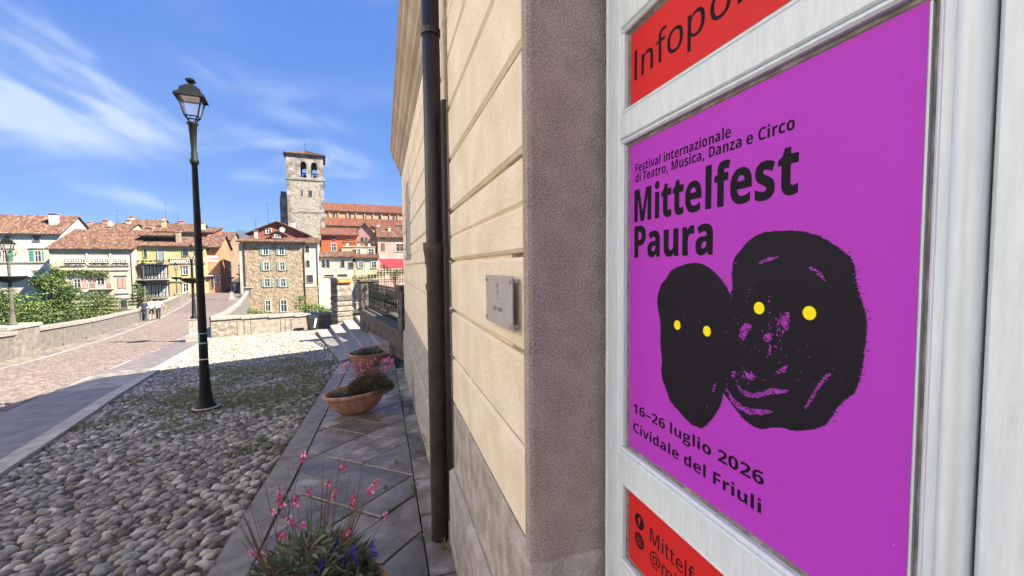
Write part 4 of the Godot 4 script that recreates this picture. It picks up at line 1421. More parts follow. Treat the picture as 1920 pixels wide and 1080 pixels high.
	var fw := thing("fence_wall", "dark stone fence wall with iron panel in shade past the flowerpots", "fence", Vector3(B.x, -1.0, B.z), atan2(-(A - B).z, (A - B).x))
	var L := d.length()
	var cuts := [0.0, .5, 1.35, 2.2, 3.05, 3.9, 4.75, 5.6, L]
	for i in cuts.size() - 1:
		bpart(fw, "base_block", Vector3((cuts[i] + cuts[i + 1]) / 2, .50, 0), Vector3(cuts[i + 1] - cuts[i] - .012, 1.18, .44), .03, "old_stone")
		if i > 0 and i < 7:
			bpart(fw, "raised_panel", Vector3((cuts[i] + cuts[i + 1]) / 2, .45, .225), Vector3(.36, .72, .05), .02, "old_stone")
	bpart(fw, "base_coping", Vector3(L / 2, 1.15, 0), Vector3(L + .05, .12, .56), .03, "old_stone")
	for q in [[.28, .56], [L - .2, .40]]:
		for k in 3:
			bpart(fw, "pier_block", Vector3(q[0], 1.36 + k * .30, 0), Vector3(q[1], .296, .50), .02, "old_stone")
		bpart(fw, "pier_cap", Vector3(q[0], 2.16, 0), Vector3(q[1] + .08, .10, .58), .02, "old_stone")
	g = G.new()
	for yy in [2.08, 1.98, 1.34, 1.26]:
		g.cbox(Vector3(L / 2 + .1, yy, 0), Vector3(L - 1.0, .03, .035))
	part(fw, "rails", g.mesh(), "lamp_iron")
	for i in 39:
		g = G.new()
		var bx := .66 + i * (L - 1.15) / 38
		g.cbox(Vector3(bx, 1.67, 0), Vector3(.018, .84, .018))
		if i % 2:
			g.lathe(Vector3(bx, 1.67, 0), [0, -.06, .03, -.02, .03, .02, 0, .06], 6)
		part(fw, "bar", g.mesh(), "lamp_iron")
	for i in 19:
		g = G.new()
		var pts := []
		var rr := []
		for k in 11:
			var a := TAU * k / 10
			pts.append(Vector3(.80 + i * .27 + cos(a) * .10, 1.67 + sin(a) * .20, .0))
			rr.append(.010)
		g.tube(pts, rr, 5, false)
		part(fw, "scroll", g.mesh(), "lamp_iron")

# ---------------------------------------------------------------- pots and plants
func bowl(label: String, at: Vector3, rx: float, rz: float, h: float, turn: float):
	var t := thing("flowerpot", label, "flowerpot", at, turn, "oval terracotta bowls on the pavement")
	var g := G.new()
	var s := rz / rx
	g.lathe(Vector3.ZERO, [0, .004, .52 * rx, .004, .58 * rx, .02, .74 * rx, .30 * h, .86 * rx, .58 * h, .915 * rx, .78 * h, .925 * rx, .80 * h], 40, 1, s)
	part(t, "bowl", g.mesh(true), "terracotta")
	g = G.new()
	g.lathe(Vector3.ZERO, [.90 * rx, .79 * h, .97 * rx, .80 * h, 1.0 * rx, .86 * h, 1.0 * rx, .95 * h, .975 * rx, h, .93 * rx, h, .905 * rx, .95 * h, .89 * rx, .80 * h], 40, 1, s)
	part(t, "rim", g.mesh(true), "terracotta")
	g = G.new()
	g.lathe(Vector3.ZERO, [.90 * rx, .84 * h, .5 * rx, .90 * h, 0, .92 * h], 24, 1, s)
	part(t, "soil", g.mesh(true), "potsoil")
func leaf(g: G, base: Vector3, dir: Vector3, ln: float, w: float):
	var side := dir.cross(Vector3.UP)
	if side.length() < .05: side = Vector3.RIGHT
	side = side.normalized().rotated(dir.normalized(), rng.randf_range(-.7, .7))
	var m := base + dir * ln * .5
	var tip := base + dir * ln + Vector3(0, -ln * .12, 0)
	g.tri(base, m + side * w, tip)
	g.tri(base, tip, m - side * w)
func flower(g: G, c: Vector3, r: float, facing: Vector3):
	var u := facing.cross(Vector3.UP).normalized()
	if u.length() < .1: u = Vector3.RIGHT
	var v := u.cross(facing).normalized()
	for k in 4:
		var a := TAU * k / 4 + rng.randf_range(-.35, .35) + .5
		var d := (u * cos(a) + v * sin(a) + facing * .3).normalized()
		var s := d.cross(facing).normalized() * r * .38
		var tip := c + d * r
		var m := c + d * r * .62
		g.col = [Color(.72, .08, .24), Color(.84, .18, .38), Color(.55, .03, .15), Color(.92, .45, .56)][rng.randi() % 4]
		g.tri(c, m + s, tip)
		g.tri(c, tip, m - s)
func gaura(t: Node3D, tips: Array, root: Vector3, spread: float, flower_r: float, leaves: int, leaf_l: float, height: float, apart := false, brown := .08):
	var gs := G.new()
	var gl := G.new()
	var gf := G.new()
	for p in tips:
		var a := root + Vector3(rng.randf_range(-1, 1) * spread, 0, rng.randf_range(-1, 1) * spread)
		var tip: Vector3 = p - t.position
		var m := a.lerp(tip, .5) + Vector3(rng.randf_range(-.02, .02), (tip - a).length() * .10, rng.randf_range(-.02, .02))
		gs.col = Color(.10, .09, .05)
		gs.tube([a, a.lerp(m, .6) + Vector3(0, .01, 0), m, m.lerp(tip, .6), tip], [.0022, .002, .0017, .0014, .0008], 4)
		var along := (tip - m).normalized()
		gs.col = Color(.16, .05, .06)
		for k in 5:
			var q := tip - along * (.012 * k - .02) + Vector3(rng.randf_range(-.004, .004), 0, rng.randf_range(-.004, .004))
			gs.tube([q, q + along.rotated(Vector3(rng.randf(), rng.randf(), .3).normalized(), .8) * .012], [.0018, .0007], 3)
		if apart: gf = G.new()
		for k in 1 + rng.randi() % 3:
			flower(gf, tip - along * (.008 + .022 * k), flower_r, (Vector3(rng.randf_range(-.7, .7), rng.randf_range(0, .5), 1)).normalized())
		if apart: part(t, "flower_head", gf.mesh(), "petal")
		for k in 5:
			gl.col = Color(.10, .13, .06).lerp(Color(.17, .16, .10), rng.randf())
			leaf(gl, a.lerp(m, rng.randf_range(.1, .9)), Vector3(rng.randf_range(-1, 1), rng.randf_range(.2, 1), rng.randf_range(-1, 1)).normalized(), leaf_l * .6, leaf_l * .06)
	for k in leaves:
		var a := rng.randf() * TAU
		var rr := sqrt(rng.randf()) * spread * 1.5
		var q := root + Vector3(cos(a) * rr, rng.randf() * height * (1.1 - rr / (spread * 1.7)), sin(a) * rr)
		gl.col = Color(.085, .125, .045).lerp(Color(.19, .20, .11), rng.randf() * rng.randf()) if rng.randf() > brown else Color(.13, .075, .05)
		leaf(gl, q, Vector3(cos(a + rng.randf_range(-1.2, 1.2)), rng.randf_range(.0, 1.3), sin(a + rng.randf_range(-1.2, 1.2))).normalized(), leaf_l * rng.randf_range(.5, 1.1), leaf_l * rng.randf_range(.07, .13))
	part(t, "stems", gs.mesh(), "leaf")
	part(t, "foliage", gl.mesh(), "leaf")
	if not apart and gf.v.size(): part(t, "flowers", gf.mesh(), "petal").set_meta("kind", "stuff")
func make_pots():
	rng.seed = 90
	bowl("nearest terracotta bowl at the bottom edge holding purple and pink flowers", Vector3(-.31, .006, -1.86), .30, .26, .22, .2)
	bowl("terracotta bowl tilted toward the road in the middle of the pavement", Vector3(-.335, gy(-.335, -5.38) + .03, -5.38), .375, .27, .26, .22)
	get_child(get_child_count() - 1).rotation.z = .07
	bowl("farthest terracotta bowl with low green plants near the steps", Vector3(-.34, gy(-.34, -8.8) + .006, -8.8), .37, .27, .27, .0)
	var tips := [Vector3(-0.357, 0.775, -2.038), Vector3(-0.186, 0.737, -1.934), Vector3(-0.05, 0.621, -1.994), Vector3(-0.078, 0.622, -1.914), Vector3(-0.254, 0.665, -1.938), Vector3(-0.356, 0.566, -2.087), Vector3(-0.26, 0.474, -2.242), Vector3(-0.164, 0.469, -2.169), Vector3(-0.515, 0.505, -2.266), Vector3(-0.398, 0.579, -2.034), Vector3(-0.485, 0.487, -2.172), Vector3(-0.507, 0.504, -2.084), Vector3(-0.432, 0.496, -2.023), Vector3(-0.36, 0.486, -1.975), Vector3(-0.177, 0.426, -1.955), Vector3(-0.542, 0.254, -2.32), Vector3(-0.012, 0.374, -2.127), Vector3(-0.666, 0.194, -2.31), Vector3(-0.495, 0.21, -2.256), Vector3(-0.496, 0.279, -2.038), Vector3(-0.47, 0.221, -2.07)]
	var t := thing("gaura_plant", "leafy plant with pink flowers on thin stems in the nearest bowl", "plant", Vector3(-.34, .19, -1.93))
	gaura(t, tips, Vector3(0, 0, 0), .17, .019, 1100, .09, .27, true, .12)
	var extra := G.new()
	for k in 34:
		var a := rng.randf() * TAU
		var q := Vector3(cos(a) * .12, .05, sin(a) * .12)
		extra.col = Color(.10, .09, .05).lerp(Color(.16, .06, .06), rng.randf())
		extra.tube([q, q * 1.5 + Vector3(0, .16, 0), q * 2.0 + Vector3(0, rng.randf_range(.22, .42), 0)], [.002, .0016, .0008], 4)
	part(t, "bare_stems", extra.mesh(), "leaf").set_meta("kind", "stuff")
	t = thing("gaura_plant", "dense dark bushy plant with pink sprays in the middle bowl", "plant", Vector3(-.22, gy(-.3, -5.4) + .24, -5.42))
	tips = []
	for k in 56:
		tips.append(t.position + Vector3(rng.randf_range(-.30, .36), rng.randf_range(.20, .40), rng.randf_range(-.25, .05)))
	gaura(t, tips, Vector3(.04, 0, 0), .17, .015, 4200, .06, .30, false, .55)
	t = thing("bedding_plant", "low green plants with a few pink blooms in the farthest bowl", "plant", Vector3(-.34, gy(-.34, -8.8) + .24, -8.8))
	tips = []
	for k in 7: tips.append(t.position + Vector3(rng.randf_range(-.2, .25), rng.randf_range(.10, .26), rng.randf_range(-.1, .1)))
	gaura(t, tips, Vector3(0, 0, 0), .19, .02, 1300, .07, .13)
	t = thing("bedding_plant", "low green tuft at the left side of the middle bowl", "plant", Vector3(-.52, gy(-.5, -5.38) + .22, -5.34))
	gaura(t, [], Vector3.ZERO, .09, .02, 500, .05, .06)
	# purple salvia
	t = thing("salvia_plant", "deep purple salvia spikes at the bottom edge in the nearest bowl", "plant", Vector3(-.23, .25, -1.93))
	var gs := G.new()
	var gf := G.new()
	for p in [Vector3(-.302, .30, -1.979), Vector3(-.261, .345, -1.988), Vector3(-.231, .36, -2.0), Vector3(-.202, .33, -1.992), Vector3(-.147, .395, -1.87), Vector3(-.164, .34, -1.935), Vector3(-.073, .375, -1.919), Vector3(-.241, .34, -1.943), Vector3(-.202, .35, -1.90), Vector3(-.28, .32, -1.92), Vector3(-.32, .28, -1.90)]:
		var tip: Vector3 = p - t.position + Vector3(0, .01, 0)
		var a := Vector3(tip.x * .5, -.02, tip.z * .5)
		gs.col = Color(.06, .09, .05)
		gs.tube([a, a.lerp(tip, .5) + Vector3(0, .01, 0), tip], [.003, .0022, .001], 4)
		for k in 60:
			var f := rng.randf()
			var q := tip + Vector3(0, -.085 * f, 0) + Vector3(rng.randf_range(-1, 1), 0, rng.randf_range(-1, 1)) * (.004 + .011 * f)
			gf.col = Color(.045, .025, .30).lerp(Color(.14, .06, .48), rng.randf())
			var d := Vector3(rng.randf_range(-1, 1), rng.randf_range(-.2, .7), rng.randf_range(-1, 1)).normalized()
			leaf(gf, q, d, .013, .0045)
		for k in 14:
			gs.col = Color(.06, .10, .035).lerp(Color(.12, .15, .06), rng.randf())
			leaf(gs, a.lerp(tip, rng.randf_range(0, .65)), Vector3(rng.randf_range(-1, 1), .4, rng.randf_range(-1, 1)).normalized(), .04, .008)
	part(t, "foliage", gs.mesh(), "leaf")
	part(t, "flower_spikes", gf.mesh(), "petal")
	# weeds in the joints
	for q in [[.30, -3.75, .20, "tall weed growing at the wall foot left of the downpipe"], [.29, -5.2, .10, "weed at the wall foot beside the middle flowerpot"], [.185, -3.05, .07, "weed in the straight joint left of the downpipe foot"], [.30, -2.28, .08, "leafy weed behind the foot of the downpipe"], [.07, -3.6, .035, "tiny weed in the flagstones beside the tall wall weed"], [-.02, -3.16, .03, "tiny weed in the flagstone joint nearest the pink flowers"], [-.10, -4.92, .06, "weed in front of the middle flowerpot"], [0.0, -5.15, .05, "weed at the right side of the middle flowerpot"], [.19, -4.3, .15, "upright weed in the joint behind the tall weed"], [-.717, -3.3, .03, "tiny weed in the dark joint along the edge slabs"], [.31, -7.7, .20, "weed clump at the far corner of the cream building"], [.19, -2.42, .05, "weed beside the slab in front of the downpipe"], [.19, -5.6, .18, "slender weed beside the bushy plant"]]:
		var h: float = q[2]
		var wd := thing("weed", q[3] if q[3] else "tiny green weed growing in a flagstone joint", "weed", Vector3(q[0], gy(q[0], q[1]) - .012, q[1]), 0, "weeds in the paving joints")
		var g := G.new()
		for k in int(26 + h * 420):
			g.col = Color(.07, .12, .03).lerp(Color(.17, .21, .08), rng.randf())
			var a := rng.randf() * TAU
			var sp := rng.randf() * h * .30
			leaf(g, Vector3(cos(a) * sp, rng.randf() * h * .8, sin(a) * sp * 1.6), Vector3(cos(a), rng.randf_range(.3, 1.8), sin(a)).normalized(), rng.randf_range(.012, .028) + h * .06, .003 + h * .007)
		part(wd, "leaves", g.mesh(), "leaf")
	# moss and small green along the straight joints
	var bm := G.new()
	for k in 5:
		var a := TAU * k / 5
		var d := Vector3(cos(a), 0, sin(a))
		bm.tri(Vector3(-d.z, 0, d.x) * -.2, Vector3(-d.z, 0, d.x) * .2, d * .8 + Vector3(0, 1, 0))
	var xf := []
	var cl := []
	for k in 2600:
		var z := rng.randf_range(-8.5, -2.0)
		var x: float = [-.717, .191, .191, .332][rng.randi() % 4] + rng.randf_range(-.008, .008)
		if k % 3 == 0:
			var i := rng.randi_range(-6, 9)
			var j := rng.randf_range(-8.0, 10.0)
			var p: Vector2 = Vector2(-.21, -2.91) + Vector2(.7071, .7071) * .56 * (i if k % 2 else j) + Vector2(-.7071, .7071) * .56 * (j if k % 2 else i)
			x = p.x
			z = p.y
			if x < -.71 or x > .19 or sin(i * 7.3 + j * .9) < .2: continue
		elif sin(z * 3.1 + x * 9) + sin(z * 1.3) < .2: continue
		var h := rng.randf_range(.005, .011)
		xf.append(Transform3D(Basis(Vector3.UP, rng.randf() * TAU).scaled_local(Vector3(h, h, h)), Vector3(x, gy(x, z) - .008, z)))
		cl.append(Color(.06, .09, .025).lerp(Color(.11, .13, .045), rng.randf()))
	var ms := multi(self, "moss", bm.mesh(), "leaf", xf, cl)
	tag(ms, "moss and tiny weeds in the joints of the flagstones", "moss")

# ---------------------------------------------------------------- people: one continuous skin over a skeleton (surface nets)
func skin(bones: Array, cell: float, soft: float) -> ArrayMesh:
	var lo := Vector3.ONE * 1e9
	var hi := -lo
	for b in bones:
		var r := Vector3.ONE * (maxf(b[2], b[3]) + cell * 2.5)
		lo = lo.min(b[0] - r).min(b[1] - r)
		hi = hi.max(b[0] + r).max(b[1] + r)
	var n := Vector3i(((hi - lo) / cell).ceil()) + Vector3i.ONE
	var f := PackedFloat32Array()
	f.resize(n.x * n.y * n.z)
	f.fill(1.0)
	for b in bones:
		var A: Vector3 = b[0]
		var ab: Vector3 = b[1] - A
		var l2 := maxf(ab.length_squared(), 1e-9)
		var ra: float = b[2]
		var rb: float = b[3]
		var m := maxf(ra, rb) + cell * 3 + soft
		var p0 := Vector3i(((A.min(b[1]) - Vector3.ONE * m - lo) / cell).floor()).clamp(Vector3i.ZERO, n - Vector3i.ONE)
		var p1 := Vector3i(((A.max(b[1]) + Vector3.ONE * m - lo) / cell).ceil()).clamp(Vector3i.ZERO, n - Vector3i.ONE)
		for k in range(p0.z, p1.z + 1):
			for j in range(p0.y, p1.y + 1):
				for i in range(p0.x, p1.x + 1):
					var p := lo + Vector3(i, j, k) * cell
					var t := clampf((p - A).dot(ab) / l2, 0, 1)
					var d := (p - A - ab * t).length() - lerpf(ra, rb, t)
					var o := (k * n.y + j) * n.x + i
					var e := f[o]
					var h := maxf(soft - absf(d - e), 0) / soft
					f[o] = minf(d, e) - h * h * soft * .25
	var idx := {}
	var st := SurfaceTool.new()
	st.begin(Mesh.PRIMITIVE_TRIANGLES)
	st.set_smooth_group(0)
	var pts := PackedVector3Array()
	var cols := PackedColorArray()
	var sy := n.x
	var sz := n.x * n.y
	for k in n.z - 1:
		for j in n.y - 1:
			for i in n.x - 1:
				var o := k * sz + j * sy + i
				var c := [f[o], f[o + 1], f[o + sy], f[o + sy + 1], f[o + sz], f[o + sz + 1], f[o + sz + sy], f[o + sz + sy + 1]]
				var neg := 0
				for q in 8: neg += 1 if c[q] < 0 else 0
				if neg == 0 or neg == 8: continue
				var s := Vector3.ZERO
				var w := 0
				for q in 8:
					for ax in 3:
						var r := q ^ (1 << ax)
						if r > q and (c[q] < 0) != (c[r] < 0):
							var t: float = c[q] / (c[q] - c[r])
							var v := Vector3(q & 1, (q >> 1) & 1, (q >> 2) & 1)
							v[ax] += t
							s += v
							w += 1
				var p: Vector3 = lo + (Vector3(i, j, k) + s / w) * cell
				idx[o] = pts.size()
				pts.append(p)
				var best := 1e9
				var col := Color.WHITE
				for b in bones:
					var ab: Vector3 = b[1] - b[0]
					var t := clampf((p - b[0]).dot(ab) / maxf(ab.length_squared(), 1e-9), 0, 1)
					var d: float = (p - b[0] - ab * t).length() - lerpf(b[2], b[3], t)
					if d < best:
						best = d
						col = b[4]
				cols.append(col)
	var tri := func(a: int, b: int, c: int):
		for q in [a, b, c]:
			st.set_color(cols[q])
			st.add_vertex(pts[q])
	for k in range(1, n.z - 1):
		for j in range(1, n.y - 1):
			for i in range(1, n.x - 1):
				var o := k * sz + j * sy + i
				for ax in 3:
					var st1: int = [1, sy, sz][ax]
					if (f[o] < 0) == (f[o + st1] < 0): continue
					var u: int = [sy, sz, 1][ax]
					var v: int = [sz, 1, sy][ax]
					var q := [o, o - u, o - u - v, o - v]
					if not (idx.has(q[0]) and idx.has(q[1]) and idx.has(q[2]) and idx.has(q[3])): continue
					if f[o] < 0:
						tri.call(idx[q[0]], idx[q[2]], idx[q[1]]); tri.call(idx[q[0]], idx[q[3]], idx[q[2]])
					else:
						tri.call(idx[q[0]], idx[q[1]], idx[q[2]]); tri.call(idx[q[0]], idx[q[2]], idx[q[3]])
	st.index()
	st.generate_normals()
	return st.commit()
# a walker; faces +z. lean, stride and arm swing in metres
func walker(label: String, at: Vector3, turn: float, top: Color, bottom: Color, hair: Color, tall: float, stride: float, arms: Array, shorts := false):
	var sk := Color(.46, .28, .20)
	var shoe := Color(.04, .04, .045)
	var b := []
	var hipy := .92
	for s in [-1.0, 1.0]:
		var st: float = stride * s
		var hip := Vector3(.09 * s, hipy, 0)
		var knee := Vector3(.095 * s, .50, .06 + st * .45)
		var ank := Vector3(.09 * s, .085, st * .9 - .03)
		b.append([hip, knee, .088, .060, bottom])
		b.append([knee, ank, .056, .040, sk if shorts else bottom])
		if not shorts: b.append([knee, ank + Vector3(0, .02, 0), .062, .055, bottom])
		b.append([ank + Vector3(0, -.045, -.03), ank + Vector3(0, -.05, .15), .040, .034, shoe])
		var sh := Vector3(.185 * s, 1.42, 0)
		var q: Array = arms[0] if s < 0 else arms[1]
		b.append([Vector3(.12 * s, 1.43, 0), sh, .065, .062, top])
		b.append([sh, sh.lerp(q[0], .55), .060, .054, top])
		b.append([sh.lerp(q[0], .55), q[0], .044, .038, sk])
		b.append([q[0], q[1], .037, .027, sk])
		var d: Vector3 = (q[1] - q[0]).normalized()
		b.append([q[1], q[1] + d * .08, .030, .028, sk])
		for k in 4: b.append([q[1] + d * .07 + Vector3(0, 0, .024 - .016 * k), q[1] + d * (.16 - absf(k - 1.3) * .012) + Vector3(0, 0, .024 - .016 * k), .010, .008, sk])
		b.append([q[1] + d * .03, q[1] + d * .09 + Vector3(-.02 * s, 0, .035), .011, .009, sk])
	b.append([Vector3(-.075, .95, 0), Vector3(.075, .95, 0), .105, .105, bottom])
	b.append([Vector3(-.06, 1.06, 0), Vector3(.06, 1.06, 0), .105, .105, top])
	b.append([Vector3(-.075, 1.25, 0), Vector3(.075, 1.25, 0), .112, .112, top])
	b.append([Vector3(0, 1.0, 0), Vector3(0, 1.38, -.01), .12, .12, top])
	b.append([Vector3(0, 1.42, -.01), Vector3(0, 1.54, .01), .055, .050, sk])
	b.append([Vector3(0, 1.60, .015), Vector3(0, 1.66, .015), .082, .088, sk])
	b.append([Vector3(0, 1.67, -.01), Vector3(0, 1.69, -.025), .092, .090, hair])
	b.append([Vector3(0, 1.625, .10), Vector3(0, 1.60, .115), .010, .014, sk])
	for s in [-1.0, 1.0]: b.append([Vector3(.088 * s, 1.62, 0), Vector3(.09 * s, 1.645, 0), .014, .016, sk])
	var t := thing("person", label, "person", at, turn, "people walking on the bridge")
	var m := part(t, "body", skin(b, .026, .03), "cloth")
	m.scale = Vector3.ONE * tall / 1.76
func make_people():
	var down := [[Vector3(-.27, 1.14, -.04), Vector3(-.28, .90, .06)], [Vector3(.27, 1.14, -.04), Vector3(.28, .90, .06)]]
	var away := PI + .3
	walker("person in dark navy clothes walking closest to the parapet", Vector3(xl(-38.6) + .30, gy(-17.5, -38.6) + .03, -38.6), away, Color(.025, .03, .06), Color(.02, .025, .045), Color(.04, .03, .025), 1.62, .20, down)
	walker("person in white T-shirt and black shorts in the middle of the group", Vector3(xl(-39.2) + .66, gy(-17.3, -39.2) + .03, -39.2), away, Color(.80, .79, .78), Color(.025, .028, .03), Color(.10, .07, .04), 1.70, -.16, [[Vector3(-.27, 1.14, -.02), Vector3(-.28, .90, .1)], [Vector3(.33, 1.20, 0), Vector3(.42, 1.0, .08)]], true)
	walker("person in white shirt and long black trousers right of the group", Vector3(xl(-40.0) + .98, gy(-17.2, -40.0) + .03, -40.0), away, Color(.82, .82, .81), Color(.016, .016, .02), Color(.025, .02, .02), 1.68, .18, [[Vector3(-.36, 1.20, .02), Vector3(-.48, 1.02, .08)], [Vector3(.27, 1.14, -.04), Vector3(.28, .90, .06)]])
	walker("person in white top and white trousers far up the bridge", Vector3(-25.0, gy(-25.0, -84.6) + .02, -84.6), .2, Color(.80, .80, .79), Color(.70, .69, .66), Color(.10, .08, .06), 1.70, .14, down)
	walker("person in grey clothes far up the bridge beside the white one", Vector3(-24.4, gy(-24.4, -86.4) + .02, -86.4), .1, Color(.42, .44, .50), Color(.30, .32, .38), Color(.06, .05, .05), 1.74, -.12, down)

# ---------------------------------------------------------------- trees
func tree(called: String, label: String, at: Vector3, crown: Array, n: int, leaf_s: float, a: Color, b: Color, seed_: int):
	rng.seed = seed_
	var t := thing(called, label, "tree" if called.ends_with("tree") else "shrub", at, 0, "greenery below the bridge")
	var g := G.new()
	var mid := Vector3.ZERO
	for c in crown: mid += Vector3(c[0], c[1], c[2]) / crown.size()
	g.tube([Vector3.ZERO, Vector3(mid.x * .2, mid.y * .45, mid.z * .2), mid], [.06 * mid.y * .5 + .06, .04 * mid.y * .5 + .05, .05], 8)
	for c in crown:
		var q := Vector3(c[0], c[1], c[2])
		g.tube([Vector3(mid.x * .2, mid.y * .45, mid.z * .2), q.lerp(mid, .6), q.lerp(mid, .25)], [.045 * c[3] + .01, .03 * c[3] + .008, .012], 6)
	part(t, "trunk", g.mesh(true), "bark")
	g = G.new()
	for k in n:
		var c: Array = crown[k % crown.size()]
		var d := Vector3(rng.randfn(), rng.randfn(), rng.randfn()).normalized()
		var rr := pow(rng.randf(), .42)
		# clumps: leaves gather round random twigs
		var q: Vector3 = Vector3(c[0], c[1], c[2]) + d * rr * c[3] * Vector3(1, .8, 1)
		var tw := Vector3(snappedf(q.x, .55), snappedf(q.y, .45), snappedf(q.z, .55))
		q = q.lerp(tw, .42)
		g.col = a.lerp(b, rng.randf() * rng.randf() + .25 * maxf(0, sin(tw.x * 7 + tw.y * 11 + tw.z * 5)))
		leaf(g, q, Vector3(rng.randf_range(-1, 1), rng.randf_range(-.6, .8), rng.randf_range(-1, 1)).normalized(), leaf_s * rng.randf_range(.5, 1.5), leaf_s * rng.randf_range(.2, .4))
	part(t, "crown", g.mesh(), "leaf")
func make_trees():
	var ga := Color(.045, .09, .022)
	var gb := Color(.19, .27, .065)
	tree("broad_tree", "broad green tree behind the left parapet at the frame edge", Vector3(-32.5, -10.5, -49.5), [[0, 8.6, 0, 2.3], [-2.2, 8.0, .5, 2.2], [1.9, 7.9, .3, 1.9], [.3, 7.0, 1.0, 2.3], [-1.0, 9.6, 0, 1.7], [-3.8, 7.6, 0, 2.2], [2.2, 6.6, .8, 1.7], [-1.5, 6.2, 1.2, 2.4]], 15000, .22, ga, gb, 1)
	tree("leafy_tree", "tall leafy tree reaching up beside the cream house corner", Vector3(-33.4, -10.5, -56.0), [[0, 9.2, 0, 1.7], [-1.2, 8.3, .3, 1.8], [1.3, 8.2, .4, 1.7], [.6, 10.4, 0, 1.3], [.2, 7.0, .6, 2.2], [1.7, 9.6, 0, 1.1], [-.4, 11.0, 0, 1.0]], 12000, .20, ga, gb, 2)
	tree("low_shrub", "yellow-green shrubs in front of the cream house behind the parapet", Vector3(-34.2, -9.5, -62.5), [[0, 7.0, 0, 1.5], [1.4, 7.5, 0, 1.4], [-1.7, 6.3, 0, 1.5], [2.5, 7.3, 0, 1.1], [.4, 5.6, .5, 1.8], [2.2, 6.1, .4, 1.5]], 9000, .19, Color(.07, .115, .03), Color(.24, .27, .07), 3)
	tree("slim_tree", "slim green tree between the cream and yellow houses", Vector3(-32.8, -9.5, -70.6), [[0, 7.4, 0, .8], [.3, 8.3, 0, .65], [-.4, 6.6, 0, .9], [.9, 8.0, 0, .6], [.1, 9.0, 0, .45], [1.1, 6.9, 0, .8]], 4200, .16, Color(.06, .11, .03), Color(.17, .24, .07), 4)
	tree("bank_shrub", "light green shrub behind the low wall below the stone house", Vector3(-18.2, -9.5, -62.0), [[0, 5.6, 0, 1.0], [1.6, 5.3, 0, 1.0], [-1.6, 5.6, 0, 1.0], [3.0, 5.0, 0, .9], [.8, 4.6, 0, 1.3], [-2.6, 5.0, 0, 1.0]], 6000, .17, Color(.08, .13, .03), Color(.24, .30, .09), 5)
	tree("bank_shrub", "bright green bush at the right foot of the stone house", Vector3(-11.2, -8.6, -70.5), [[0, 4.2, 0, .9], [1.2, 4.1, 0, .9], [-1.1, 4.4, 0, .9], [2.0, 3.9, 0, .7], [-.9, 5.6, 0, .6]], 4500, .17, Color(.08, .17, .03), Color(.22, .36, .06), 6)
	tree("garden_shrub", "dark garden greenery below the red awning", Vector3(2.4, -6.5, -78.5), [[0, 7.4, 0, .8], [1.3, 7.5, 0, .8], [-1.5, 7.6, 0, .9], [2.6, 7.3, 0, .8], [-.4, 6.6, 0, 1.0], [-2.2, 8.4, 0, .7], [-2.8, 7.0, 0, .9]], 6000, .17, Color(.035, .07, .02), Color(.12, .17, .05), 7)
	tree("garden_shrub", "pale flowering creeper along the railing below the lemon house", Vector3(-3.6, -6.5, -80.0), [[0, 6.3, 0, .6], [1.2, 6.5, 0, .6], [-1.2, 6.3, 0, .6], [2.2, 6.6, 0, .5]], 5000, .15, Color(.12, .16, .05), Color(.40, .40, .16), 8)

# ---------------------------------------------------------------- the old town across the river
# one slope of clay tiles: eave left, eave right, ridge right, ridge left
func tile_slope(g: G, a: Vector3, b: Vector3, c: Vector3, d: Vector3, size := .26):
	var nx := maxi(2, int(a.distance_to(b) / size))
	var ny := maxi(2, int(((a + b) / 2).distance_to((c + d) / 2) / (size * 1.7)))
	var up := (b - a).cross(d - a).normalized()
	if up.length() < .5: up = (b - a).cross(c - a).normalized()
	if up.y < 0: up = -up
	for j in ny:
		for i in nx:
			var p := []
			for q in [[i, j], [i + 1, j], [i + 1, j + 1], [i, j + 1]]:
				p.append(a.lerp(b, q[0] / float(nx)).lerp(d.lerp(c, q[0] / float(nx)), q[1] / float(ny)))
			var r := up * rng.randf_range(.06, .085)
			var lift := up * .03
			g.col = TERRA[rng.randi() % TERRA.size()] * rng.randf_range(.8, 1.15) * clay
			if rng.randf() < .05: g.col = Color(.30, .26, .20)
			g.col.a = 1
			var l1: Vector3 = p[0].lerp(p[1], .25) + r + lift
			var l2: Vector3 = p[0].lerp(p[1], .75) + r + lift
			var u1: Vector3 = p[3].lerp(p[2], .25) + r
			var u2: Vector3 = p[3].lerp(p[2], .75) + r
			g.quad(p[0] + lift, l1, u1, p[3])
			g.quad(l1, l2, u2, u1)
			g.quad(l2, p[1] + lift, p[2], u2)
			g.quad(p[0] + lift, p[1] + lift, l2, l1)
func slope(parent: Node, a: Vector3, b: Vector3, c: Vector3, d: Vector3, called := "roof") -> MeshInstance3D:
	var g := G.new()
	tile_slope(g, a, b, c, d)
	var r := part(parent, called, g.mesh(), "tiles")
	g = G.new()
	g.slab(a - Vector3(0, .02, 0), b - Vector3(0, .02, 0), c - Vector3(0, .02, 0), d - Vector3(0, .02, 0), .13)
	part(r, "eave_boards", g.mesh(), "wood_eave")
	return r
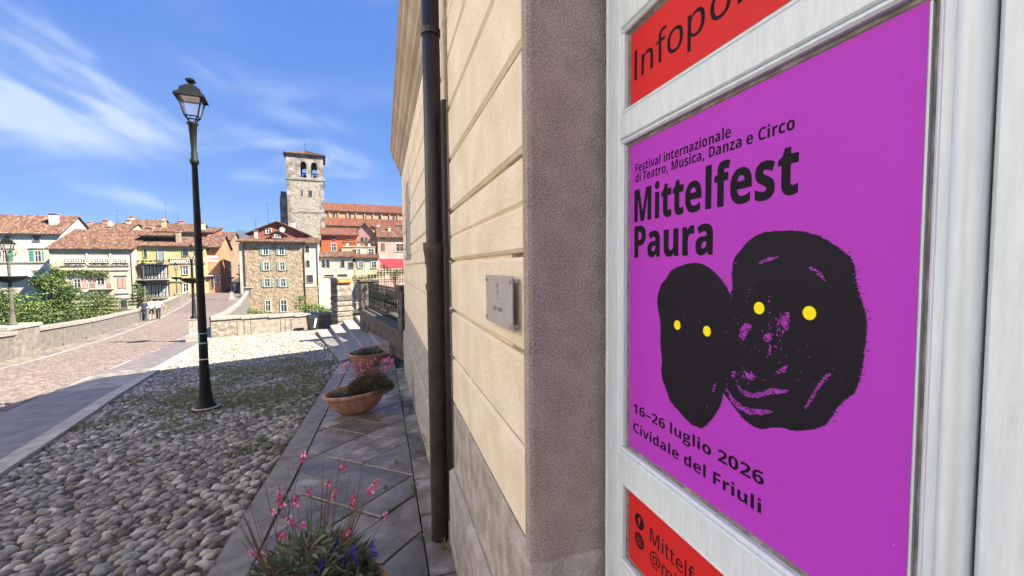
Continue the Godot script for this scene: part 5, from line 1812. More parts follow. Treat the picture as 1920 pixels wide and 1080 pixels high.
func window(parent: Node, q: Array, z := 0.0):
	var u: float = q[0]
	var v: float = q[1]
	var w: float = q[2]
	var h: float = q[3]
	var kind: String = q[4]
	var g := G.new()
	if kind == "a":
		var ring := []
		var inner := []
		for k in 13:
			var an := PI * k / 12
			ring.append(Vector3(u + cos(an) * (w / 2 + .09), v + h / 2 - w / 2 + sin(an) * (w / 2 + .09), z))
			inner.append(Vector3(u + cos(an) * w / 2, v + h / 2 - w / 2 + sin(an) * w / 2, z))
		ring.push_front(Vector3(u + w / 2 + .09, v - h / 2, z)); inner.push_front(Vector3(u + w / 2, v - h / 2, z))
		ring.append(Vector3(u - w / 2 - .09, v - h / 2, z)); inner.append(Vector3(u - w / 2, v - h / 2, z))
		var o := Vector3(0, 0, .07)
		for k in ring.size() - 1:
			g.quad(inner[k] + o, ring[k] + o, ring[k + 1] + o, inner[k + 1] + o)
			g.quad(inner[k], inner[k] + o, inner[k + 1] + o, inner[k + 1])
			g.quad(ring[k] + o, ring[k], ring[k + 1], ring[k + 1] + o)
		var f := part(parent, "window", g.mesh(), "trim")
		g = G.new()
		for k in range(1, inner.size() - 1):
			g.tri(inner[0] + Vector3(0, 0, .02), inner[k] + Vector3(0, 0, .02), inner[k + 1] + Vector3(0, 0, .02))
		part(f, "pane_or_dark_fill", g.mesh(), "glass_or_dark_fill")
		return
	var e := .09 if kind == "w" else .06
	var dp := .10
	g.box(Vector3(u - w / 2 - e, v + h / 2, z), Vector3(u + w / 2 + e, v + h / 2 + e, z + dp))
	g.box(Vector3(u - w / 2 - e * 1.4, v - h / 2 - e, z), Vector3(u + w / 2 + e * 1.4, v - h / 2, z + dp * 1.5))
	g.box(Vector3(u - w / 2 - e, v - h / 2, z), Vector3(u - w / 2, v + h / 2, z + dp))
	g.box(Vector3(u + w / 2, v - h / 2, z), Vector3(u + w / 2 + e, v + h / 2, z + dp))
	var fr := part(parent, "window", g.mesh(), "white" if kind == "w" else "trim")
	g = G.new()
	g.cbox(Vector3(u, v, z + .012), Vector3(w, h, .02))
	part(fr, "pane_or_dark_fill", g.mesh(), "glass_or_dark_fill" if kind == "w" else ("grey_door" if kind == "grey" else "glass_or_dark_fill"))  # kind d: flat dark sheet, the shade inside an opening put into its colour
	if kind == "w" and w > .45:
		g = G.new()
		g.cbox(Vector3(u, v, z + .045), Vector3(.07, h, .04))
		g.cbox(Vector3(u, v + h * .12, z + .040), Vector3(w, .06, .03))
		g.cbox(Vector3(u - w / 2 + .03, v, z + .042), Vector3(.06, h, .03))
		g.cbox(Vector3(u + w / 2 - .03, v, z + .042), Vector3(.06, h, .03))
		part(fr, "glazing_bars", g.mesh(), "white")
func house(d: Dictionary, called: String, label: String, wall: String, roof: String, ov := .45, category := "house") -> Node3D:
	var t := thing(called, label, category, d.at, d.yaw)
	var W: float = d.w
	var H: float = d.h
	var D: float = d.d
	var R: float = d.rise
	var g := G.new()
	g.box(Vector3(-W / 2, 0, -D), Vector3(W / 2, H, 0))
	var hw := W / 2
	match roof:
		"ridge":
			for s in [-1.0, 1.0]:
				g.tri(Vector3(hw * s, H, 0), Vector3(hw * s, H, -D), Vector3(hw * s, H + R, -D / 2))
		"mono":
			g.hexa([Vector3(-hw, H, -.01), Vector3(hw, H, -.01), Vector3(hw, H + .01, -.01), Vector3(-hw, H + .01, -.01), Vector3(-hw, H, -D), Vector3(hw, H, -D), Vector3(hw, H + R, -D), Vector3(-hw, H + R, -D)])
		"gable":
			g.tri(Vector3(-hw, H, 0), Vector3(hw, H, 0), Vector3(0, H + R, 0))
			g.tri(Vector3(hw, H, -D), Vector3(-hw, H, -D), Vector3(0, H + R, -D))
	part(t, "wall", g.mesh(), wall)
	var lift := Vector3(0, .10, 0)
	match roof:
		"ridge":
			var k := R / (D / 2) * ov
			var rd := Vector3(0, H + R, -D / 2)
			slope(t, Vector3(-hw - .3, H - k, ov) + lift, Vector3(hw + .3, H - k, ov) + lift, Vector3(hw + .3, rd.y, rd.z) + lift, Vector3(-hw - .3, rd.y, rd.z) + lift)
			slope(t, Vector3(hw + .3, H - k, -D - ov) + lift, Vector3(-hw - .3, H - k, -D - ov) + lift, Vector3(-hw - .3, rd.y, rd.z) + lift, Vector3(hw + .3, rd.y, rd.z) + lift)
		"mono":
			var k := R / D * ov
			slope(t, Vector3(-hw - .3, H - k, ov) + lift, Vector3(hw + .3, H - k, ov) + lift, Vector3(hw + .3, H + R, -D) + lift, Vector3(-hw - .3, H + R, -D) + lift)
		"gable":
			var k := R / hw * ov
			slope(t, Vector3(-hw - ov, H - k, -D) + lift, Vector3(-hw - ov, H - k, .5) + lift, Vector3(0, H + R, .5) + lift, Vector3(0, H + R, -D) + lift)
			slope(t, Vector3(hw + ov, H - k, .5) + lift, Vector3(hw + ov, H - k, -D) + lift, Vector3(0, H + R, -D) + lift, Vector3(0, H + R, .5) + lift)
		"hip":
			var c := [Vector3(-hw - ov, H, ov), Vector3(hw + ov, H, ov), Vector3(hw + ov, H, -D - ov), Vector3(-hw - ov, H, -D - ov)]
			for i in 4:
				var top := Vector3(0, H + R, -D / 2) + lift
				slope(t, c[i] + lift, c[(i + 1) % 4] + lift, top, top)
	for q in d.win: window(t, q)
	for q in d.shut:
		var s := bpart(t, "shutter", Vector3(q[0], q[1], .055), Vector3(q[2], q[3], .05), .012, "sh_" + q[4])
		if q[2] > .3:
			var n := int(q[3] / .18)
			g = G.new()
			for k in n: g.cbox(Vector3(0, -q[3] / 2 + (k + .5) * q[3] / n, .03), Vector3(q[2] * .78, .035, .02))
			part(s, "slats", g.mesh(), "sh_" + q[4])
	for q in d.bar:
		match q[4]:
			"plants":
				g = G.new()
				for k in 160:
					g.col = Color(.05, .09, .03).lerp(Color(.18, .12, .10), rng.randf() * rng.randf())
					leaf(g, Vector3(q[0] + rng.randf_range(-.5, .5) * q[2], q[1] + rng.randf_range(-.5, .4) * q[3], .16 + rng.randf_range(-.06, .06)), Vector3(rng.randf_range(-1, 1), rng.randf_range(-.3, 1), rng.randf()).normalized(), .16, .05)
				part(t, "window_box_plants", g.mesh(), "leaf")
			"mint": bpart(t, "shop_sign", Vector3(q[0], q[1], .06), Vector3(q[2], q[3], .10), .01, "mint_sign")
			"white": bpart(t, "white_panel", Vector3(q[0], q[1], .03), Vector3(q[2], q[3], .05), .01, "white")
			"cream": bpart(t, "pilaster", Vector3(q[0], q[1], .06), Vector3(q[2], q[3], .12), .01, wall)
			"orange_dark": pass
			_: bpart(t, "string_course" if q[2] > 3.0 else "lintel", Vector3(q[0], q[1], .08), Vector3(q[2], minf(q[3], .24), .16), .02, "trim")
	return t
func chimney(t: Node, at: Vector3, s: Vector3, m := "w_white"):
	var c := bpart(t, "chimney", at + Vector3(0, s.y / 2, 0), s, .02, m)
	bpart(c, "chimney_cap", Vector3(0, s.y / 2 + .16, 0), Vector3(s.x * 1.35, .12, s.z * 1.35), .02, "terracotta")
	for k in [-1, 1]:
		for l in [-1, 1]:
			bpart(c, "cap_brick", Vector3(s.x * .36 * k, s.y / 2 + .05, s.z * .36 * l), Vector3(.14, .10, .14), 0, "terracotta")
func aerial(t: Node, at: Vector3, h: float):
	var g := G.new()
	g.tube([at, at + Vector3(0, h, 0)], [.025, .015], 5)
	g.tube([at + Vector3(-.4, h * .92, 0), at + Vector3(.5, h * .92, .1)], [.012, .012], 4)
	for k in 5: g.tube([at + Vector3(-.3 + k * .18, h * .92, -.2), at + Vector3(-.3 + k * .18, h * .92, .2)], [.008, .008], 4)
	part(t, "aerial", g.mesh(), "lamp_iron")
func dish(t: Node, at: Vector3, r: float):
	var g := G.new()
	for k in 16:
		var a := TAU * k / 16
		var b := TAU * (k + 1) / 16
		g.tri(at + Vector3(0, 0, -.12), at + Vector3(cos(a), sin(a), 0) * r, at + Vector3(cos(b), sin(b), 0) * r)
	g.tube([at, at + Vector3(0, -.7, -.2)], [.03, .03], 5)
	part(t, "satellite_dish", g.mesh(), "white")
func make_town():
	rng.seed = 300
	var mint := {"at": Vector3(-56.60, -8.00, -87.55), "yaw": 0.0200, "w": 12.30, "h": 15.77, "d": 9.0, "rise": 3.15,
		"win": [[-0.28, 14.92, 0.59, 0.84, "d"], [3.20, 14.92, 0.81, 0.93, "d"], [3.24, 11.95, 0.77, 1.73, "w"], [-0.83, 11.95, 0.55, 1.69, "w"], [3.05, 8.27, 1.02, 2.18, "d"], [-4.00, 14.87, 0.70, 0.82, "d"], [-4.13, 11.96, 0.71, 1.67, "w"]],
		"shut": [[2.48, 11.95, 0.43, 1.89, "green"], [3.84, 11.95, 0.24, 1.90, "green"], [-0.12, 11.95, 0.67, 1.87, "green"]],
		"bar": [[3.12, 13.31, 1.91, 0.21, "stone"], [-0.27, 13.31, 1.59, 0.25, "stone"], [-0.07, 11.02, 12.08, 0.24, "stone"], [0.40, 9.35, 3.84, 0.82, "mint"], [3.16, 9.70, 1.58, 0.36, "stone"]]}
	var cream := {"at": Vector3(-42.63, -8.00, -80.62), "yaw": 0.1000, "w": 9.89, "h": 12.97, "d": 8.0, "rise": 3.41,
		"win": [[-2.83, 11.10, 0.49, 0.40, "w"], [-2.30, 11.10, 0.53, 0.41, "w"], [-1.75, 11.10, 0.53, 0.41, "w"], [-1.16, 11.10, 0.60, 0.41, "w"], [-0.06, 11.09, 0.51, 0.41, "w"], [0.49, 11.09, 0.55, 0.41, "w"], [1.06, 11.09, 0.55, 0.41, "w"], [1.63, 11.09, 0.56, 0.42, "w"], [2.63, 11.08, 0.50, 0.42, "w"], [3.18, 11.08, 0.57, 0.42, "w"], [3.77, 11.08, 0.57, 0.42, "w"], [-1.94, 7.65, 0.80, 1.24, "w"], [0.81, 7.75, 0.89, 1.43, "w"], [3.43, 4.28, 0.80, 1.22, "d"]],
		"shut": [[-2.87, 7.39, 0.55, 1.15, "rose"], [-1.14, 7.63, 0.55, 1.57, "rose"], [-0.06, 7.77, 0.59, 1.41, "rose"], [1.69, 7.73, 0.61, 1.43, "rose"], [3.13, 7.65, 0.47, 1.69, "rose"], [3.70, 7.64, 0.47, 1.69, "rose"]],
		"bar": [[-2.29, 10.35, 2.80, 0.14, "stone"], [1.95, 10.32, 4.93, 0.16, "stone"], [0.42, 9.65, 7.93, 0.18, "stone"], [0.80, 8.82, 1.64, 0.19, "stone"], [3.34, 8.82, 1.62, 0.20, "stone"], [3.38, 5.99, 1.70, 0.18, "stone"], [3.35, 5.25, 1.69, 0.23, "stone"], [-0.62, 11.38, 0.28, 1.87, "cream"], [2.14, 11.37, 0.27, 1.91, "cream"], [-1.99, 11.58, 2.43, 0.32, "white"], [0.80, 11.56, 2.26, 0.29, "white"], [3.37, 11.54, 1.94, 0.34, "white"], [-2.07, 10.63, 2.25, 0.30, "plants"], [0.79, 10.62, 2.20, 0.30, "plants"], [3.36, 10.60, 2.01, 0.31, "plants"]]}
	var yellow := {"at": Vector3(-33.47, -6.00, -82.80), "yaw": 0.0600, "w": 9.66, "h": 11.54, "d": 9.0, "rise": 1.59,
		"win": [[-3.30, 10.30, 0.40, 1.21, "d"], [-1.30, 9.87, 0.84, 1.92, "grey"], [2.01, 10.36, 0.69, 0.97, "d"], [1.95, 7.47, 0.72, 1.25, "w"], [1.89, 4.53, 0.75, 1.45, "w"]],
		"shut": [],
		"bar": [[-2.28, 8.57, 4.36, 0.29, "stone"], [2.31, 8.71, 5.08, 0.21, "stone"], [2.00, 8.27, 1.17, 0.19, "stone"], [1.93, 5.51, 1.25, 0.21, "stone"], [2.22, 5.68, 5.02, 0.20, "stone"]]}
	var rear_long := {"at": Vector3(-38.20, -6.00, -94.97), "yaw": 0.0500, "w": 8.31, "h": 14.83, "d": 9.0, "rise": 1.81,
		"win": [],
		"shut": [],
		"bar": []}
	var rear_far := {"at": Vector3(-49.00, -6.00, -108.47), "yaw": 0.0800, "w": 6.15, "h": 16.68, "d": 9.0, "rise": 2.00,
		"win": [],
		"shut": [],
		"bar": []}
	var rear_left := {"at": Vector3(-51.85, -6.00, -101.08), "yaw": 0.0300, "w": 7.71, "h": 15.28, "d": 9.0, "rise": 1.78,
		"win": [],
		"shut": [],
		"bar": []}
	var rear_tower := {"at": Vector3(-32.40, -6.00, -94.24), "yaw": 0.1000, "w": 2.21, "h": 14.66, "d": 8.0, "rise": 1.56,
		"win": [],
		"shut": [],
		"bar": []}
	var orange := {"at": Vector3(-27.97, -5.00, -83.99), "yaw": 0.1200, "w": 2.21, "h": 10.63, "d": 9.0, "rise": 2.10,
		"win": [[-0.46, 10.17, 0.36, 0.54, "d"], [-0.14, 4.59, 0.37, 2.39, "d"], [0.68, 4.94, 0.50, 1.12, "w"]],
		"shut": [],
		"bar": [[0.06, 8.69, 1.58, 0.41, "white"], [0.03, 8.05, 1.58, 0.42, "white"], [-0.63, 5.65, 1.05, 0.29, "white"], [0.09, 9.37, 2.20, 0.13, "orange_dark"]]}
	var brown := {"at": Vector3(-31.60, -4.00, -100.44), "yaw": 0.1000, "w": 2.97, "h": 11.74, "d": 10.0, "rise": 1.79,
		"win": [[-0.04, 10.20, 0.33, 1.09, "d"], [0.98, 10.21, 0.33, 1.10, "d"]],
		"shut": [],
		"bar": []}
	var yellow_far := {"at": Vector3(-33.74, -4.00, -115.82), "yaw": 0.1500, "w": 2.92, "h": 11.82, "d": 9.0, "rise": 1.16,
		"win": [[-0.77, 10.40, 0.39, 1.01, "d"], [-0.78, 8.69, 0.50, 0.89, "d"], [0.62, 8.69, 0.29, 0.90, "d"]],
		"shut": [],
		"bar": []}
	var arcade := {"at": Vector3(-35.88, -1.00, -123.81), "yaw": -0.0000, "w": 4.30, "h": 4.33, "d": 6.0, "rise": 0.60,
		"win": [[-1.39, 3.04, 0.53, 1.51, "d"], [-0.44, 3.03, 0.54, 1.51, "d"], [0.52, 3.02, 0.54, 1.51, "d"], [1.48, 3.01, 0.55, 1.52, "d"]],
		"shut": [],
		"bar": []}
	var stone := {"at": Vector3(-17.85, -9.00, -81.54), "yaw": 0.0500, "w": 9.26, "h": 15.34, "d": 10.0, "rise": 0.00,
		"win": [[-1.36, 13.72, 0.76, 1.28, "w"], [1.06, 13.73, 0.74, 1.29, "w"], [-1.33, 11.07, 0.76, 1.29, "w"], [1.09, 11.05, 0.74, 1.31, "w"], [-1.31, 8.22, 0.76, 1.31, "w"], [1.12, 8.16, 0.74, 1.32, "w"], [-1.33, 4.20, 0.75, 1.79, "w"], [1.09, 4.10, 0.93, 2.01, "w"]],
		"shut": [[-2.03, 13.70, 0.43, 1.41, "sage"], [-0.69, 13.70, 0.44, 1.42, "sage"], [0.40, 13.71, 0.44, 1.43, "sage"], [1.72, 13.71, 0.45, 1.44, "sage"], [-2.00, 11.05, 0.43, 1.42, "sage"], [-0.66, 11.04, 0.44, 1.43, "sage"], [0.43, 11.03, 0.44, 1.44, "sage"], [1.76, 11.02, 0.45, 1.45, "sage"], [-1.98, 8.21, 0.43, 1.43, "sage"], [-0.64, 8.18, 0.44, 1.44, "sage"], [0.45, 8.15, 0.44, 1.45, "sage"], [1.79, 8.12, 0.45, 1.46, "sage"]],
		"bar": []}
	var stone_top := {"at": Vector3(-18.85, -6.00, -85.93), "yaw": 0.0500, "w": 8.68, "h": 13.99, "d": 8.0, "rise": 2.31,
		"win": [[-1.20, 14.07, 0.81, 0.95, "w"]],
		"shut": [],
		"bar": []}
	var narrow := {"at": Vector3(-12.17, -9.00, -82.24), "yaw": 0.1000, "w": 2.16, "h": 15.10, "d": 9.0, "rise": 1.14,
		"win": [[-0.64, 14.02, 0.56, 1.18, "a"], [-0.61, 11.44, 0.52, 1.24, "a"], [-0.35, 8.77, 0.95, 1.26, "d"]],
		"shut": [],
		"bar": [[-0.11, 7.33, 2.16, 0.16, "stone"]]}
	var arched := {"at": Vector3(-8.51, -9.00, -85.26), "yaw": -0.0000, "w": 5.96, "h": 12.69, "d": 9.0, "rise": 1.11,
		"win": [[-2.12, 11.43, 0.55, 1.35, "a"], [-1.34, 11.42, 0.56, 1.35, "a"], [1.27, 11.40, 0.57, 1.36, "a"], [2.75, 11.16, 0.83, 1.02, "d"], [-1.15, 9.22, 1.56, 0.27, "d"], [1.19, 9.23, 1.59, 0.38, "d"]],
		"shut": [],
		"bar": []}
	var vermilion := {"at": Vector3(-8.64, -9.00, -96.24), "yaw": 0.0800, "w": 7.16, "h": 17.71, "d": 10.0, "rise": 1.73,
		"win": [[-1.06, 17.01, 0.55, 0.67, "d"], [-1.24, 15.04, 0.89, 1.46, "w"], [1.84, 17.06, 0.57, 0.67, "d"]],
		"shut": [],
		"bar": []}
	var lemon := {"at": Vector3(-2.92, -9.00, -85.38), "yaw": 0.0200, "w": 4.08, "h": 12.47, "d": 6.0, "rise": 0.83,
		"win": [[-1.12, 11.20, 0.74, 1.13, "w"], [1.26, 11.18, 0.95, 1.14, "w"]],
		"shut": [[-1.70, 11.21, 0.33, 1.12, "sage"], [-0.53, 11.20, 0.34, 1.13, "sage"]],
		"bar": []}
	var terrace := {"at": Vector3(-4.72, -9.00, -91.70), "yaw": 0.0600, "w": 6.49, "h": 15.02, "d": 7.0, "rise": 0.00,
		"win": [[0.04, 13.87, 0.69, 1.20, "w"], [2.43, 13.77, 1.12, 1.43, "w"], [-0.73, 13.82, 0.58, 1.09, "d"]],
		"shut": [],
		"bar": [[0.11, 14.94, 6.47, 0.22, "stone"]]}
	var pink_gable := {"at": Vector3(-3.59, -9.00, -98.33), "yaw": 0.0200, "w": 5.14, "h": 17.46, "d": 14.0, "rise": 3.00,
		"win": [[-0.67, 16.90, 0.69, 0.99, "a"], [-1.77, 16.91, 0.47, 0.81, "d"], [0.25, 16.94, 0.42, 0.82, "d"]],
		"shut": [],
		"bar": []}
	var pink_side := {"at": Vector3(3.68, -9.00, -96.43), "yaw": 0.0600, "w": 9.27, "h": 17.41, "d": 8.0, "rise": 2.49,
		"win": [[-3.51, 17.04, 0.71, 0.51, "d"], [0.66, 17.01, 0.68, 0.58, "d"], [-0.01, 15.05, 1.69, 1.64, "w"]],
		"shut": [[-3.52, 15.15, 0.74, 1.62, "brown"], [-0.01, 15.05, 0.54, 1.65, "brown"]],
		"bar": []}
	var tower := {"at": Vector3(-18.17, -6.00, -117.40), "yaw": 0.1200, "w": 8.44, "h": 36.13, "d": 9.0, "rise": 2.87,
		"win": [[-0.36, 32.50, 1.38, 3.99, "a"], [2.07, 32.51, 1.41, 3.89, "a"], [-0.82, 26.71, 0.32, 1.31, "d"], [1.06, 26.62, 0.69, 1.43, "d"]],
		"shut": [],
		"bar": [[0.80, 30.31, 7.78, 0.25, "stone"], [1.07, 21.96, 5.63, 0.04, "stone"]]}
	var nave := {"at": Vector3(-3.64, -6.00, -129.77), "yaw": 0.1200, "w": 23.62, "h": 23.93, "d": 9.0, "rise": 2.56,
		"win": [[-9.28, 22.63, 0.45, 1.18, "d"], [-5.06, 22.57, 0.47, 1.20, "d"], [-0.86, 22.43, 0.48, 1.21, "d"], [3.08, 22.35, 0.50, 1.23, "d"], [7.13, 22.19, 0.51, 1.25, "d"]],
		"shut": [],
		"bar": []}
	var aisle := {"at": Vector3(-3.45, -6.00, -123.17), "yaw": 0.1200, "w": 22.42, "h": 18.99, "d": 6.0, "rise": 2.71,
		"win": [],
		"shut": [],
		"bar": []}
	var belfry_wall := {"at": Vector3(-25.05, -6.00, -127.52), "yaw": 0.0500, "w": 2.07, "h": 28.07, "d": 3.0, "rise": 0.00,
		"win": [[1.13, 22.78, 0.53, 3.73, "a"]],
		"shut": [],
		"bar": []}
	var t := house(mint, "mint_house", "pale mint house with green shutters and old tile roof at the left edge", "w_mint", "ridge")
	chimney(t, Vector3(4.3, mint.h + 1.0, -2.2), Vector3(1.0, 2.2, .8))
	bpart(t, "awning_roof", Vector3(1.2, 8.75, .5), Vector3(9.0, .10, 1.0), .02, "mint_sign")
	t = house(cream, "cream_house", "cream house with rose shutters, small balcony and climbing vine", "w_cream", "mono")
	for k in 2:
		bpart(t, "downpipe", Vector3([-cream.w / 2 + .12, cream.w / 2 - .2][k], cream.h / 2 + 2, .1), Vector3(.11, cream.h - 4.2, .11), .02, "trim")
	var bal := bpart(t, "balcony", Vector3(.92, 6.72, .45), Vector3(2.9, .12, .9), .02, "trim")
	for k in 15: bpart(bal, "baluster", Vector3(-1.35 + k * .193, .40, .38), Vector3(.07, .70, .07), .01, "white" if k > 4 and k < 12 else "sh_brown")
	bpart(bal, "handrail", Vector3(0, .78, .38), Vector3(2.9, .07, .09), .01, "sh_brown")
	var g := G.new()
	for k in 2600:
		var f := rng.randf()
		var q := Vector3(-4.6 + f * 6.4, 9.0 + sin(f * 5) * .25 + .35 * f, .12) if k % 2 else Vector3(-4.5 + sin(f * 9) * .3 + f * .6, 10.2 - f * 5.5, .12)
		q += Vector3(rng.randfn(), rng.randfn(), 0) * (.30 if k % 2 else .42) + Vector3(0, 0, rng.randf() * .25)
		g.col = Color(.055, .11, .025).lerp(Color(.17, .23, .06), rng.randf())
		leaf(g, q, Vector3(rng.randf_range(-1, 1), rng.randf_range(-1, .4), rng.randf()).normalized(), .22, .07)
	var vine := thing("climbing_vine", "green vine climbing over the cream house front", "vine", t.position, t.rotation.y)
	part(vine, "foliage", g.mesh(), "leaf")
	t = house(yellow, "yellow_house", "pale yellow house with glazed gallery balconies and a roof terrace", "w_yellow", "ridge")
	var px: float = yellow.w / 134.0
	for q in [[263.0, 313.5, 6.10, 8.42], [265.0, 314.0, 3.10, 5.40]]:
		var u0: float = (q[0] - 319) * px
		var u1: float = (q[1] - 319) * px
		var gal := bpart(t, "gallery_floor", Vector3((u0 + u1) / 2, q[2] - .06, .62), Vector3(u1 - u0 + .5, .16, 1.24), .02, "trim")
		var of: Vector3 = -gal.position
		bpart(gal, "gallery_back", Vector3((u0 + u1) / 2, (q[2] + q[3]) / 2, .04) + of, Vector3(u1 - u0, q[3] - q[2], .06), 0, "glass_or_dark_fill")
		for k in 7: bpart(gal, "curtain", Vector3(u0 + .5 + k * (u1 - u0 - .6) / 6.5, (q[2] + q[3]) / 2 - .05, .12) + of, Vector3(.30, q[3] - q[2] - .25, .05), .02, "curtain")
		for k in 9: bpart(gal, "post", Vector3(lerpf(u0, u1, k / 8.0), (q[2] + q[3]) / 2, 1.12) + of, Vector3(.07, q[3] - q[2], .07), 0, "lamp_iron")
		for k in 26: bpart(gal, "bar", Vector3(lerpf(u0, u1, k / 25.0), q[2] + .45, 1.16) + of, Vector3(.03, .85, .03), 0, "lamp_iron")
		bpart(gal, "handrail", Vector3((u0 + u1) / 2, q[2] + .9, 1.16) + of, Vector3(u1 - u0, .06, .06), 0, "lamp_iron")
		bpart(gal, "valance", Vector3((u0 + u1) / 2, q[3] - .04, .62) + of, Vector3(u1 - u0 + .3, .14, 1.2), .02, "lamp_iron")
	var u2: float = (318.0 - 319) * px
	for k in 14: bpart(t, "baluster", Vector3(u2 + .1 + k * .28, 9.05, .10), Vector3(.14, .62, .14), .03, "white")
	bpart(t, "balustrade_rail", Vector3(u2 + 1.95, 9.42, .10), Vector3(4.1, .12, .22), .02, "trim")
	for k in 7:
		g = G.new()
		var fx := -4.1 + k * .55
		for m in 60:
			g.col = Color(.05, .09, .03).lerp(Color(.14, .16, .06), rng.randf())
			leaf(g, Vector3(fx + rng.randfn() * .12, 8.85 + rng.randf() * .3, .5 + rng.randfn() * .08), Vector3(rng.randf_range(-1, 1), 1, rng.randf_range(-1, 1)).normalized(), .16, .05)
		part(t, "terrace_plant", g.mesh(), "leaf")
	# roof loggia over the yellow house
	bpart(t, "loggia_wall", Vector3(-2.1, yellow.h + 1.35, -3.5), Vector3(4.7, .9, .2), 0, "w_beige")
	for k in 6: bpart(t, "loggia_post", Vector3(-4.35 + k * .9, yellow.h + 1.35, -1.65), Vector3(.12, .9, .12), 0, "wood_eave")
	slope(t, Vector3(-4.7, yellow.h + 1.75, -1.2), Vector3(.5, yellow.h + 1.75, -1.2), Vector3(.5, yellow.h + 2.35, -3.6), Vector3(-4.7, yellow.h + 2.35, -3.6))
	chimney(t, Vector3(.7, yellow.h + .6, -1.6), Vector3(.62, 1.7, .62), "w_beige")
	aerial(t, Vector3(.75, yellow.h + 2.5, -1.6), 3.2)
	t = house(rear_long, "rear_house", "beige house with long tiled roof behind the yellow house", "w_beige", "ridge")
	chimney(t, Vector3(-1.7, rear_long.h + .6, -2.0), Vector3(.6, 1.3, .6), "w_yellow")
	chimney(t, Vector3(.4, rear_long.h + 1.3, -4.2), Vector3(.9, .9, .6), "terracotta")
	chimney(t, Vector3(-2.5, rear_long.h + 1.7, -4.5), Vector3(.5, 1.2, .5), "w_far")
	g = G.new()
	arch_wall(g, -.9, .9, 0, .75, .5, [[0.0, 1.4, 0.0, .68]])
	part(t, "dormer", g.mesh(), "w_beige", Vector3(-3.6, rear_long.h + .15, -.6))
	aerial(t, Vector3(-2.2, rear_long.h + 1.8, -4.5), 4.6)
	aerial(t, Vector3(3.6, rear_long.h + 1.8, -4.5), 3.4)
	t = house(rear_far, "rear_house", "farthest tiled roof rising behind the beige house", "w_far", "ridge")
	chimney(t, Vector3(-2.8, rear_far.h + 1.2, -4.0), Vector3(.8, 1.2, .8), "w_far")
	t = house(rear_left, "rear_house", "tiled roof with chimneys and a satellite dish behind the cream house", "w_far", "ridge")
	chimney(t, Vector3(-1.1, rear_left.h + 1.2, -4.0), Vector3(.9, 1.0, .7), "terracotta")
	chimney(t, Vector3(-3.4, rear_left.h + .9, -3.5), Vector3(.6, .8, .6), "w_white")
	chimney(t, Vector3(2.6, rear_left.h + 1.1, -4.0), Vector3(.7, 1.2, .7), "w_far")
	dish(t, Vector3(1.1, rear_left.h + 1.5, -1.0), .55)
	aerial(t, Vector3(.6, rear_left.h + 1.7, -4.4), 3.0)
	t = house(rear_tower, "rear_house", "narrow tall house with red roof right of the lamp post", "w_red", "mono")
	chimney(t, Vector3(-.5, rear_tower.h + .5, -1.2), Vector3(.6, 1.3, .6), "w_cream")
	t = house(orange, "orange_house", "orange house with white sign boards at the end of the bridge", "w_orange", "ridge", .8)
	bpart(t, "red_notice", Vector3(.95, 4.9, .05), Vector3(.35, .45, .04), .01, "awning_red")
	bpart(t, "shop_canopy", Vector3(-.6, 5.5, .7), Vector3(1.5, .12, 1.4), .02, "white")
	house(brown, "brown_house", "grey-brown house with wide eaves beyond the orange house", "w_brown", "ridge", .9)
	house(yellow_far, "far_house", "bright yellow house at the far end of the street", "w_yellow", "ridge", .4)
	t = house(arcade, "arcade_building", "low white arcade under a dark red awning at the street end", "w_white", "ridge", .3, "building")
	g = G.new()
	g.hexa([Vector3(-1.9, 3.95, 1.2), Vector3(.9, 3.95, 1.2), Vector3(.9, 4.05, 1.2), Vector3(-1.9, 4.05, 1.2), Vector3(-1.9, 4.6, .02), Vector3(.9, 4.6, .02), Vector3(.9, 4.7, .02), Vector3(-1.9, 4.7, .02)])
	part(t, "awning", g.mesh(), "awning_wine")
	# stone house at the right end of the bridge
	t = house(stone, "stone_house", "rubble stone house with sage green shutters beside the bridge end", "rubble", "none")
	var sw: float = stone.w / 2
	slope(t, Vector3(-sw - .9, stone.h - .1, .8), Vector3(sw + .4, stone.h - .1, .8), Vector3(sw + .4, stone.h + .75, -2.6), Vector3(-sw - .9, stone.h + .75, -2.6), "skirt_roof")
	for k in 2: bpart(t, "downpipe", Vector3([-sw + .1, sw - .05][k], stone.h / 2, .1), Vector3(.12, stone.h - .4, .12), .02, "wood_eave")
	bpart(t, "corner_plaster", Vector3(-sw - .35, stone.h / 2 + .6, -.7), Vector3(.7, stone.h - 2.0, 1.3), .02, "w_cream")
	# brick-red upper floor, part of the same house
	var up := Vector3(.1, 0, -3.2)
	g = G.new()
	var tw: float = stone_top.w / 2
	var y0: float = stone.h + .2
	var ye: float = stone_top.h + 3.0
	g.box(Vector3(-tw, y0, -8) + up, Vector3(tw, ye, 0) + up)
	g.tri(Vector3(-tw, ye, 0) + up, Vector3(tw, ye, 0) + up, Vector3(0, ye + 2.0, 0) + up)
	g.tri(Vector3(tw, ye, -8) + up, Vector3(-tw, ye, -8) + up, Vector3(0, ye + 2.0, -8) + up)
	part(t, "upper_floor", g.mesh(), "w_red")
	var lf := Vector3(0, .12, 0) + up
	slope(t, Vector3(-tw - .7, ye - .32, -8) + lf, Vector3(-tw - .7, ye - .32, .6) + lf, Vector3(0, ye + 2.0, .6) + lf, Vector3(0, ye + 2.0, -8) + lf)
	slope(t, Vector3(tw + .7, ye - .32, .6) + lf, Vector3(tw + .7, ye - .32, -8) + lf, Vector3(0, ye + 2.0, -8) + lf, Vector3(0, ye + 2.0, .6) + lf)
	window(t, [-1.35, ye + .35, .8, .85, "w"], -3.2)
	var dm := Vector3(.45, y0 + .3, -.9)
	g = G.new()
